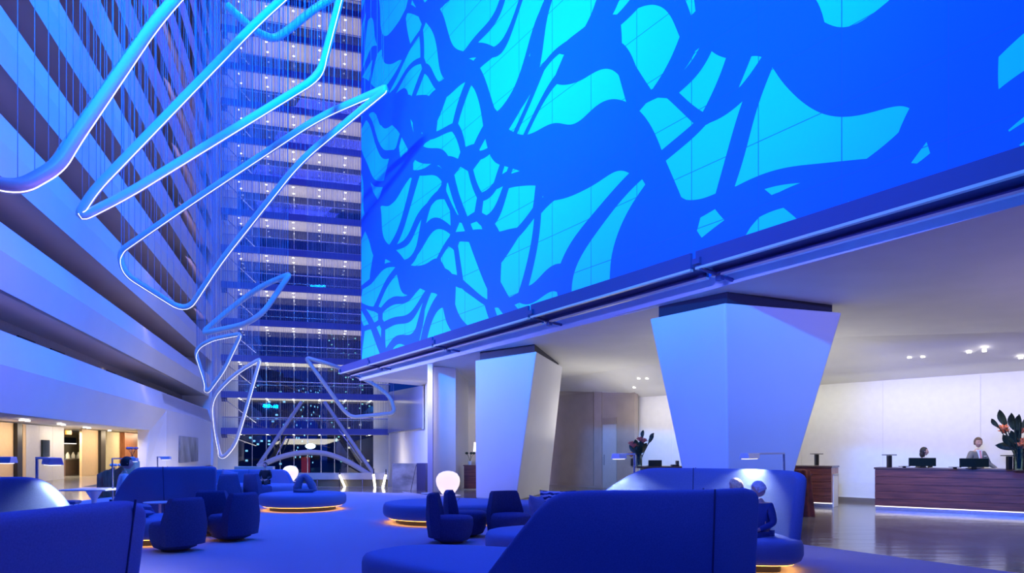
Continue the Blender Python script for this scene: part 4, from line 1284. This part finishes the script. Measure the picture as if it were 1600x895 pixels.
def flowers(label, loc, sc, stems, seed, glassr=0.09, gh=0.42):
    R = random.Random(seed)
    t = thing('flower_vase', label, 'flower vase', loc)
    MB().lathe([(0.0, 0.0), (glassr, 0.0), (glassr, gh), (glassr - 0.008, gh), (glassr - 0.008, 0.02), (0.0, 0.02)], 20).build('vase', M['vase'], t, smooth=40)
    for i, (dx, dz, kind) in enumerate(stems):
        dx *= sc; dz *= sc
        dy = R.uniform(-0.12, 0.12) * sc
        path = spline([(R.uniform(-0.03, 0.03), R.uniform(-0.03, 0.03), 0.03), (dx * 0.3, dy * 0.3, gh * 0.95), (dx, dy, dz)], 6)
        st_ = MB().tube(path, 0.010 * sc, 6).build('stem', M['leaf'], t, smooth=60)
        e = path[-1]; d = (path[-1] - path[-3]).normalized()
        if kind in 'ro':
            m_ = M['flowerred'] if kind == 'r' else M['flowerorange']
            mb = MB().ball(e, (0.055 * sc, 0.055 * sc, 0.05 * sc), 8)
            for k in range(12):
                a = k * 2.4; el = 0.2 + 0.9 * (k / 12)
                v = Vector((math.cos(a) * math.cos(el), math.sin(a) * math.cos(el), math.sin(el) - 0.2))
                mb.tube([e + v * 0.03 * sc, e + v * 0.085 * sc, e + v * 0.12 * sc], 0.024 * sc, 5, r1=0.004)
            mb.build('bloom', m_, st_, smooth=50)
        else:
            L = (0.42 if kind == 'L' else 0.28) * sc; W = (0.085 if kind == 'L' else 0.05) * sc
            side = d.cross(Vector((0, 1, 0))).normalized()
            mb = MB(); vs = []
            for j in range(7):
                u = j / 6; w = W * math.sin(PI * min(1, u * 0.92 + 0.08)) ** 0.8
                c_ = e + d * L * (u - 0.45) + Vector((0, 0.05 * sc * math.sin(u * 3), -0.06 * sc * u * u))
                vs += [c_ - side * w, c_ + Vector((0, 0.02 * sc, 0)), c_ + side * w]
            mb.add(vs, [(3 * j + k, 3 * j + k + 1, 3 * j + k + 4, 3 * j + k + 3) for j in range(6) for k in range(2)])
            mb.build('leaf', M['leaf'], st_, smooth=80, solid=0.004)
    return t


vY = 14.7
vp = P(1592, 720, vY)
flowers('large vase of dark leaves and orange blooms at the right end of the reception desk', (vp.x, vY, 1.058), 1.05,
        [(-0.52, 0.98, 'l'), (-0.30, 1.08, 'L'), (-0.20, 1.00, 'L'), (-0.36, 0.86, 'o'), (-0.24, 0.80, 'o'), (-0.05, 0.97, 'L'), (0.02, 0.92, 'L'), (-0.28, 0.62, 'L'), (-0.12, 0.66, 'L'),
         (0.0, 0.52, 'o'), (0.12, 0.46, 'o'), (-0.16, 0.50, 'L'), (0.12, 0.80, 'o'), (0.25, 0.7, 'L'), (0.2, 0.95, 'L'), (-0.02, 0.70, 'L'), (0.08, 0.6, 'o')], 3, 0.10, 0.46)
flowers('vase of red blooms and dark leaves on the concierge table', (3.25, 17.45, 1.075), 0.95,
        [(0.10, 0.88, 'l'), (0.36, 0.82, 'l'), (0.30, 0.74, 'l'), (0.03, 0.72, 'r'), (0.12, 0.68, 'r'), (-0.20, 0.60, 'r'), (-0.16, 0.55, 'r'), (-0.08, 0.56, 'L'), (0.06, 0.56, 'L'), (-0.20, 0.30, 'o'), (-0.12, 0.46, 'L'), (0.14, 0.5, 'L'), (0.0, 0.42, 'L')], 5, 0.075, 0.30)
for i, (dx, h, m_) in enumerate(((-0.02, 0.20, 'black'), (0.03, 0.24, 'yellow'), (0.075, 0.22, 'paper'))):
    o = MB().box((0, 0, h / 2), (0.035, 0.16, h)).build('book', M[m_], None, bevel=0.003)
    o.location = (3.10 + dx, 17.62, 1.075)
    tag(o, ['black', 'yellowish', 'white'][i] + ' upright booklet left of the flower vase on the concierge table', 'book')
# draped form standing in for an unidentified dark red figure
ds = thing('draped_form', 'dark red draped form on the floor beside the second walnut desk', 'stand', (*G(1253, 806).xy, 0))
prof = [(0.26, 0.0), (0.25, 0.1), (0.21, 0.5), (0.18, 0.85), (0.16, 1.02), (0.05, 1.06)]
rings = [[(r * (1 + 0.10 * math.sin(k * 2 * PI * 7 / 42)) * math.cos(2 * PI * k / 42), r * (1 + 0.10 * math.sin(k * 2 * PI * 7 / 42)) * math.sin(2 * PI * k / 42), z) for k in range(42)] for r, z in prof]
MB().loft(rings).build('drape', M['maroon'], ds, smooth=70)
# console with lamp and picture beyond column one
cx = P(738, 0, 25.6).x
cs = thing('console_table', 'dark wood console table left of the flared column', 'console', (cx, 25.6, 0))
MB().box((0.2, 0, 0.46), (1.0, 0.4, 0.84)).build('body', M['desk'], cs, bevel=0.01)
MB().box((0.2, 0, 0.90), (1.06, 0.44, 0.04)).build('top', M['desk'], cs, bevel=0.006)
lm = thing('table_lamp', 'lit table lamp on the console beside the column', 'lamp', (cx + 0.16, 25.6, 0.92))
MB().lathe([(0, 0), (0.06, 0), (0.06, 0.02), (0.02, 0.04), (0.02, 0.55)], 12).build('base', M['steel'], lm, smooth=50)
MB().lathe([(0.13, 0.5), (0.10, 0.85)], 20).build('shade', mat('warm_shade', (0.9, 0.85, 0.7), 0.6, emit=(1, 0.85, 0.6), estr=1.2), lm, smooth=60)
orchid('small dark green potted plant on the console beside the lamp', cx - 0.08, 25.5, 0.92, M['leaf'])
pc = thing('framed_picture', 'pale framed picture on the wall above the console', 'picture', (P(737, 0, 31.4).x, 31.4, 2.0))
MB().box((0.3, 0, 0.05), (1.1, 0.05, 2.3)).build('frame', M['white'], pc)
MB().box((0.3, -0.03, 0.05), (1.0, 0.02, 2.2)).build('canvas', M['paper'], pc)
# reception ceiling downlights
for px, py in ((1421, 558), (1442, 557), (1514, 550), (1538, 548), (1595, 559), (991, 605), (998, 591), (1011, 591)):
    d = Vector(((px - CX) / F, 1, (HY - py) / F)).normalized()
    h_, n_, i_, ds_ = ceil_bvh.ray_cast(Vector((0, 0, CH)), d)
    if h_ is None: continue
    tag(MB().lathe([(0.0, 0), (0.032, 0.0), (0.045, -0.01), (0.045, 0.05)], 12, h_ + Vector((0, 0, -0.012))).build('downlight', M['downlight'], None),
        'small round downlight in the reception ceiling', 'downlight', 'reception ceiling downlights')

# =================================================================== people
def skin(name, verts, edges, radii, m, parent, root=0, sub=2):
    me = bpy.data.meshes.new(name)
    me.from_pydata([tuple(v) for v in verts], edges, [])
    o = bpy.data.objects.new(name, me)
    COL.objects.link(o)
    md = o.modifiers.new('skin', 'SKIN')
    md.use_smooth_shade = True
    lay = me.skin_vertices[0].data
    for i, r in enumerate(radii):
        r = r if hasattr(r, '__len__') else (r, r)
        lay[i].radius = r
        lay[i].use_root = (i == root)
    sb = o.modifiers.new('sub', 'SUBSURF')
    sb.levels = sb.render_levels = sub
    bpy.context.view_layer.update()
    dg = bpy.context.evaluated_depsgraph_get()
    nm = bpy.data.meshes.new_from_object(o.evaluated_get(dg))
    bpy.data.objects.remove(o)
    nm.name = name
    nm.materials.clear()
    nm.materials.append(m)
    for p in nm.polygons: p.use_smooth = True
    o = bpy.data.objects.new(name, nm)
    COL.objects.link(o)
    if parent: o.parent = parent
    return o


def person(label, loc, rz, pose='stand', scale=1.0, top='suitgrey', bottom='suitgrey', hair='hairbrown', shirt=None, tie=None, look=0.0, tilt=0.0, hands='side', longhair=False, bow=0.0):
    """local frame: the figure looks along -y"""
    t = thing('person', label, 'person', loc, rz)
    s = scale
    V_, E_, R_ = [], [], []

    def v(p, r):
        V_.append(Vector(p) * s); R_.append(tuple(x * s for x in (r if hasattr(r, '__len__') else (r, r)))); return len(V_) - 1

    def ch(*ids):
        for a, b in zip(ids, ids[1:]): E_.append((a, b))
    hz = 0.93 if pose == 'stand' else 0.12
    lean = bow
    def tr(x, y, z):   # torso point, z from hip
        return (x, y - math.sin(lean) * z, hz + math.cos(lean) * z)
    pel = v(tr(0, 0, 0), (0.15, 0.11)); wst = v(tr(0, 0, 0.18), (0.135, 0.10)); chs = v(tr(0, 0, 0.38), (0.165, 0.11)); nb = v(tr(0, 0, 0.53), (0.07, 0.06)); nk = v(tr(0, -0.01, 0.60), 0.052)
    ch(pel, wst, chs, nb, nk)
    legs, arms = [], []
    for sx in (-1, 1):
        if pose == 'stand':
            a = v((0.09 * sx, 0, hz - 0.08), 0.085); k = v((0.10 * sx, -0.02, 0.50), 0.058); an = v((0.10 * sx, 0.02, 0.09), 0.042); ft = v((0.11 * sx, -0.16, 0.03), 0.032)
        else:
            a = v((0.10 * sx, -0.08, hz - 0.01), 0.085); k = v((0.12 * sx, -0.46, hz + 0.02), 0.06); an = v((0.12 * sx, -0.48, hz - 0.40), 0.042); ft = v((0.13 * sx, -0.64, hz - 0.46), 0.032)
        ch(pel, a, k, an, ft); legs.append((a, k, an, ft))
        sh = v(tr(0.17 * sx, 0, 0.48), 0.062)
        if hands == 'desk':
            el = v(tr(0.30 * sx, -0.02, 0.22), 0.046); wr_ = v(tr(0.33 * sx, -0.22, 0.10), 0.030)
            hd = (0.0 * sx, -1, -0.25)
        elif hands == 'lap':
            el = v(tr(0.24 * sx, -0.02, 0.22), 0.046); wr_ = v(tr(0.12 * sx, -0.26, 0.12), 0.030)
            hd = (-0.5 * sx, -0.85, -0.1)
        else:
            el = v(tr(0.235 * sx, 0.03, 0.20), 0.046); wr_ = v(tr(0.25 * sx, -0.06, -0.04), 0.030)
            hd = (0, -0.25, -1)
        ch(chs, sh, el, wr_)
        hd = Vector(hd).normalized()
        w0 = Vector(V_[wr_]) / s
        sd = hd.cross(Vector((0, -1, 0.3))).normalized()
        pm = v(w0 + hd * 0.07, (0.034, 0.020)); ch(wr_, pm)
        for fi, (o_, L) in enumerate(((-0.030, 0.075), (-0.010, 0.088), (0.010, 0.083), (0.029, 0.066))):
            f1 = v(w0 + hd * 0.105 + sd * o_, 0.0095); f2 = v(w0 + hd * (0.105 + L * 0.55) + sd * o_ + Vector((0, 0.006, -0.006)), 0.0085); f3 = v(w0 + hd * (0.105 + L * 0.9) + sd * o_ + Vector((0, 0.012, -0.024)), 0.007)
            ch(pm, f1, f2, f3)
        t1_ = v(w0 + hd * 0.05 - sd * 0.045 * sx, 0.011); t2_ = v(w0 + hd * 0.09 - sd * 0.060 * sx, 0.009); ch(pm, t1_, t2_)
        arms.append((sh, el, wr_))
    body = skin('body', V_, E_, R_, M['skin'], t)
    # head joined into the body mesh: shaped ellipsoid with nose, ears
    hc = Vector(tr(0, -0.03, 0.735)) * s
    mb = MB()
    n = 18
    rot = Matrix.Rotation(look, 3, 'Z') @ Matrix.Rotation(tilt, 3, 'X')
    rings = []
    for i in range(n):
        ph = -PI / 2 + PI * (i + 0.5) / n
        rg = []
        for k in range(n):
            a = 2 * PI * k / n
            x, y, z = math.cos(a) * math.cos(ph), math.sin(a) * math.cos(ph), math.sin(ph)
            wz = 0.078 * (1.0 if z > -0.1 else 1.0 + 0.38 * (z + 0.1))
            p = Vector((x * wz, y * 0.098 * (1 if y > 0 or z > -0.2 else 1.0), z * 0.118))
            if y < 0 and abs(x) < 0.22 and -0.32 < z < 0.12: p.y -= 0.016 * (1 - (z + 0.30) / 0.5 * 0.8)      # nose ridge
            if y < 0 and 0.15 < abs(x) < 0.6 and 0.02 < z < 0.28: p.y += 0.008                                  # eye sockets
            if z < -0.75 and y < 0: p.y -= 0.010                                                                # chin
            rg.append(hc + rot @ (p * s))
        rings.append(rg)
    mb.loft(rings)
    for sx in (-1, 1):
        mb.ball(hc + rot @ (Vector((0.080 * sx, 0.012, -0.005)) * s), (0.010 * s, 0.02 * s, 0.032 * s), 8)
    bm = bmesh.new(); bm.from_mesh(body.data)
    tm = bpy.data.meshes.new('tmp'); tm.from_pydata(mb.v, [], mb.f); bm.from_mesh(tm); bm.to_mesh(body.data); bm.free(); bpy.data.meshes.remove(tm)
    for p in body.data.polygons: p.use_smooth = True
    e = MB()
    for sx in (-1, 1): e.ball(hc + rot @ (Vector((0.030 * sx, -0.084, 0.018)) * s), 0.008 * s, 8)
    e.build('eyes', M['eye'], t, smooth=80)
    MB().ball(hc + rot @ (Vector((0, -0.092, -0.058)) * s), (0.024 * s, 0.008 * s, 0.007 * s), 8).build('mouth', M['lips'], t, smooth=80)
    # hair: cap over the skull
    hb_ = MB(); rings = []
    n = 16
    for i in range(n):
        ph = -0.55 + (PI / 2 + 0.55) * (i + 0.5) / n
        rg = []
        for k in range(n + 8):
            a = 2 * PI * k / (n + 8)
            x, y, z = math.cos(a) * math.cos(ph), math.sin(a) * math.cos(ph), math.sin(ph)
            q_ = 1.10 + 0.03 * math.sin(5 * a + 3 * i)
            p = Vector((x * 0.082 * q_, y * 0.102 * q_ + 0.012, z * 0.122 * 1.06 + 0.006))
            if y < -0.1 and z < 0.52: p.y = max(p.y, -0.02 - 0.02 * z)         # keep the face free
            rg.append(hc + rot @ (p * s))
        rings.append(rg)
    hb_.loft(rings)
    if longhair: hb_.ball(hc + rot @ (Vector((0, 0.06, -0.08)) * s), (0.085 * s, 0.07 * s, 0.10 * s), 12)
    hb_.build('hair', M[hair], t, smooth=80)
    # jacket / top
    tv, te, trr = [], [], []
    def tvv(i, k, d=(0, 0, 0)):
        tv.append(V_[i] + Vector(d) * s); r = R_[i]; trr.append((r[0] * k, r[1] * k)); return len(tv) - 1
    a = [tvv(pel, 1.12, (0, 0, -0.02)), tvv(wst, 1.14), tvv(chs, 1.10), tvv(nb, 1.15, (0, 0, -0.03))]
    te += [(0, 1), (1, 2), (2, 3)]
    for sh, el, wr_ in arms:
        i1, i2, i3 = tvv(sh, 1.18), tvv(el, 1.25), tvv(wr_, 1.32)
        te += [(2, i1), (i1, i2), (i2, i3)]
    skin('jacket' if tie or shirt else 'top', tv, te, trr, M[top], t)
    lv, le, lr = [V_[pel]], [], [(R_[pel][0] * 1.06, R_[pel][1] * 1.06)]
    for a_, k_, an_, ft_ in legs:
        b0 = len(lv)
        for i, f in ((a_, 1.12), (k_, 1.2), (an_, 1.5)):
            lv.append(V_[i]); lr.append((R_[i][0] * f, R_[i][1] * f))
        le += [(0, b0), (b0, b0 + 1), (b0 + 1, b0 + 2)]
    skin('trousers', lv, le, lr, M[bottom], t)
    sh_ = MB()
    for a_, k_, an_, ft_ in legs:
        sh_.ball((V_[an_] + V_[ft_]) / 2 + Vector((0, -0.02 * s, -0.015 * s)), (0.05 * s, 0.14 * s, 0.045 * s), 10)
    sh_.build('shoes', M['black'], t, smooth=80)
    if shirt:
        c_ = Vector(tr(0, -0.128, 0.42)) * s
        MB().hexa([Vector(tr(x, y, z)) * s for x, y, z in ((-0.015, -0.128, 0.22), (0.015, -0.128, 0.22), (0.015, -0.09, 0.22), (-0.015, -0.09, 0.22))],
                  [Vector(tr(x, y, z)) * s for x, y, z in ((-0.075, -0.075, 0.565), (0.075, -0.075, 0.565), (0.07, -0.02, 0.565), (-0.07, -0.02, 0.565))]).build('shirt_front', M[shirt], t, bevel=0.01)
    if tie:
        MB().hexa([Vector(tr(x, y, z)) * s for x, y, z in ((-0.022, -0.150, 0.20), (0.022, -0.150, 0.20), (0.02, -0.12, 0.20), (-0.02, -0.12, 0.20))],
                  [Vector(tr(x, y, z)) * s for x, y, z in ((-0.02, -0.092, 0.545), (0.02, -0.092, 0.545), (0.02, -0.07, 0.545), (-0.02, -0.07, 0.545))]).build('tie', M[tie], t, bevel=0.004)
        MB().box(Vector(tr(0.10, -0.125, 0.41)) * s, (0.07 * s, 0.012, 0.018 * s)).build('name_badge', M['paper'], t)
    return t


pm_ = P(1527, 700, 16.6)
person('man in grey suit and pink tie standing behind the reception desk', (pm_.x, 16.6, 0), 0.15, 'stand', 1.0, 'suitgrey', 'suitgrey', 'hairbrown', 'shirt', 'tie', look=-0.35, tilt=0.12, hands='desk')
pw = P(1443, 700, 17.4)
person('dark haired clerk in dark jacket turned towards the man in the grey suit', (pw.x, 17.4, 0), 0.4, 'stand', 0.87, 'suitdark', 'suitdark', 'hairdark', 'shirt', None, look=0.8, tilt=-0.05, hands='desk', longhair=True)
person('grey haired person in navy top seated at the right end of the facing sofa', (3.13, 8.58, 0.32), -0.9, 'sit', 0.80, 'bluecloth', 'bluecloth', 'hairgrey', look=-1.2, tilt=0.5, hands='lap', bow=0.06)
person('person with blond hair seated behind the grey haired one on the facing sofa', (3.0, 9.12, 0.30), -0.8, 'sit', 0.83, 'shirt', 'suitdark', 'hairblond', look=-1.5, tilt=0.4, hands='lap', bow=0.0)
person('person in pale shirt seated with back to us beside the left sofa slope', (-7.68, 13.4, 0.38), 2.2, 'sit', 1.0, 'shirt', 'suitdark', 'hairdark', hands='lap', bow=0.12)
person('person in dark clothes seated at the end of the far corner sofa', (-7.62, 21.1, 0.40), 0.1, 'sit', 0.72, 'suitdark', 'suitdark', 'hairdark', hands='lap')
bp_ = BP(3.3, 0.9, 2.98 + 3.55 * 7 + 0.5)
person('lone dark figure standing on an upper balcony of the glass end wall', bp_, 0.2, 'stand', 1.0, 'suitdark', 'suitdark', 'hairdark')
lp_ = LP(sL(309, -1.8), -1.8, zz(6.26 - 3.21, 0) + 0.2)
person('dark haired person standing behind the lowest left parapet near its far end', (lp_.x, lp_.y, zz(5.04 - 2.44, -0.4) + 0.02 + 1.36), -1.0, 'stand', 1.0, 'suitdark', 'suitdark', 'hairdark')


# =================================================================== lights
def area(name, loc, target, sx, sy, power, col, spread=PI):
    l = bpy.data.lights.new(name, 'AREA'); l.shape = 'RECTANGLE'; l.size = sx; l.size_y = sy; l.energy = power; l.color = col; l.spread = spread
    o = bpy.data.objects.new(name, l); COL.objects.link(o); o.location = loc
    o.rotation_euler = (Vector(target) - Vector(loc)).to_track_quat('-Z', 'Y').to_euler()
    return o


BLUE = (0.0, 0.215, 1.0)
LAV = (0.30, 0.30, 1.0)
K = 1.0
# added unseen blue fills, aimed level across the atrium at the mural
for i, (sp, tt, zt_, pw) in enumerate(((-7, 5, 9.5, 750), (-4, 14, 12, 1500), (-1, 23, 13.0, 1750))):
    p = LP(sp, 0.7, 10.5)
    area('mural_fill', p, MP(tt, 10, zt_), 3, 0.5, pw, (0.0, 0.25, 1.0), 0.85)
# blue floods on the mural side washing the left facade
for i, t_ in enumerate((4, 16, 27)):
    p = MP(t_, 9.0, 27)
    area('facade_flood', p, LP(24 + 14 * i, 0, 9), 3, 2, (1700, 1450, 900)[i], BLUE, 1.3)
# added overhead fill for the blue ambient light of the atrium
area('atrium_fill', (-8, 30, 46), (-8, 30, 0), 16, 50, 24000, (0.075, 0.10, 1.0))
# added fill behind the camera, lighting the sofa backs
area('lobby_rear_fill', (-4, -9, 6), (-4, 10, 2), 16, 5, 250, (0.004, 0.05, 1.0))


def wash(name, p, tg, u, L, power, col, spread):
    o = area(name, p, tg, L, 0.25, power, col, spread)
    zax = -(tg - p).normalized(); xax = Vector((u.x, u.y, 0)); xax = (xax - zax * xax.dot(zax)).normalized(); yax = zax.cross(xax)
    o.rotation_euler = Matrix((xax, yax, zax)).transposed().to_euler()
    return o


# added violet fills: trough line to left facade, left parapet towards the columns
p = MP(11, 9.1, 5.15)
wash('trough_fill', p, p - nM.to_3d() * 20 + Vector((0, 0, 4.0)), uM, 28, 380, (0.60, 0.24, 1.0), 1.5)
p = LP(27, -0.30, 5.35)
wash('parapet_fill', p, p + nL.to_3d() * 20 - Vector((0, 0, 3.2)), uL, 14, 750, (0.22, 0.26, 1.0), 1.0)
p = LP(-5, -0.3, 5.3)
wash('parapet_rear_fill', p, Vector((5.5, 13, 4.2)), uL, 5, 165, (0.13, 0.17, 1.0), 0.5)  # added unseen fill for the right face of the front column
# reception
area('reception_panel', (9.0, 15.0, 3.6), (9.6, 15.4, 0), 5, 3, 120, (1.0, 0.93, 0.76))
area('reception_wall_wash', (rA + (rB - rA) * 0.85 + nR * 1.3).to_3d() + Vector((0, 0, 3.25)), (rA + (rB - rA) * 0.85).to_3d() + Vector((0, 0, 1.2)), 9, 0.3, 38, (1.0, 0.98, 0.68)).rotation_euler.z += 0
area('lobby_panel', (5.0, 22.5, 3.7), (5.0, 22.5, 0), 3, 3, 95, (1.0, 0.92, 0.84))
area('soffit_fill', (11.8, 9.3, 1.6), (11.8, 9.3, 5), 3, 3, 125, (0.62, 0.50, 1.0))  # added fill out of view, brightening the canopy soffit from below
area('reception_ceiling_fill', (6.6, 17.6, 1.7), (6.6, 17.6, 5), 4, 1.2, 45, (1.0, 0.97, 0.86))  # added floating fill in place of light bounced onto the reception ceiling
area('lobby_ceiling_fill', (3.2, 23.0, 1.7), (3.2, 23.0, 5), 2, 2, 38, (1.0, 0.95, 0.86))  # added floating fill brightening the ceiling between the columns
area('pier_fill', (-3.4, 22.6, 4.3), (-2.4, 25.0, 1.2), 0.8, 0.8, 34, (1.0, 0.86, 0.80), 1.8)  # added fill brightening the broad white pier
area('stair_fill', (-4.5, 28.5, 4.3), (-5.2, 30, 0), 2, 2, 110, (1.0, 0.88, 0.70))  # added warm fill countering the blue cast on the marble stair wall
area('far_lobby_panel', (0.5, 30.0, 4.2), (0.5, 30.2, 0), 3, 1.5, 60, (1.0, 0.92, 0.80))
# cafe
for i, s in enumerate((33, 39, 45, 51, 57)):
    p = LP(s, -2.0, 2.5)
    area('cafe_panel', p, p + Vector((-0.35, -0.1, -1)), 4, 1.2, 130, (1.0, 0.80, 0.54))
p = LP(42.5, -4.7, 2.5); area('kitchen_panel', p, p - Vector((0, 0, 1)), 4, 1, 420, (1.0, 0.85, 0.6))
# corridor lights in the left facade
for k in range(1, 4):
    p = LP(44, -2.2, tops[k] - heights[k] - 0.2)
    area('corridor_lamp', p, p - Vector((0.3, 0, 1)), 0.4, 30, 50, (1.0, 0.72, 0.5))
# added violet fills tucked behind each parapet, brightening the corridor soffits
for k in range(0, 9):
    p = LP(42, -0.85, tops[k] - 0.05)
    wash('corridor_fill', p, p + Vector((-0.2, 0, 1)), uL, 52, 48, (0.62, 0.45, 1.0), 2.4)
# uplights along the end wall balconies
for k in range(-1, 13):
    zb = -2.0 if k < 0 else 2.98 + 3.55 * k + 0.7
    p = BP(LB / 2, 1.9, zb)
    o = area('balcony_uplight', p, p + Vector((0, 0, 1)), 2.4, 14, 165 if k > 1 else 210, (0.92, 0.82, 0.95) if k > 1 else (1.0, 0.93, 0.72))
    o.rotation_euler = (PI, 0, math.atan2(uB.y, uB.x) + PI / 2)
area('entry_panel', (-14, 45, 2.6), (-14, 45.5, -3), 8, 8, 1100, (1.0, 0.88, 0.66))

w = bpy.data.worlds.new('night'); S.world = w; w.use_nodes = True
w.node_tree.nodes['Background'].inputs['Color'].default_value = (0.006, 0.045, 0.45, 1)
w.node_tree.nodes['Background'].inputs['Strength'].default_value = 0.5

# =================================================================== camera
cam = bpy.data.cameras.new('camera'); co = bpy.data.objects.new('camera', cam); COL.objects.link(co)
co.location = (0, 0, CH); co.rotation_euler = (PI / 2, 0, 0)
cam.sensor_width = 36; cam.lens = 36 * F / 1600
cam.shift_y = (HY - 447.5) / 1600
cam.clip_end = 600
S.camera = co
S.view_settings.view_transform = 'Standard'
S.view_settings.look = 'None'
S.view_settings.exposure = 0
S.view_settings.gamma = 1
S.view_settings.use_curve_mapping = False
S.cycles.use_denoising = True
S.cycles.sample_clamp_indirect = 6
S.cycles.max_bounces = 8
S.cycles.transparent_max_bounces = 24
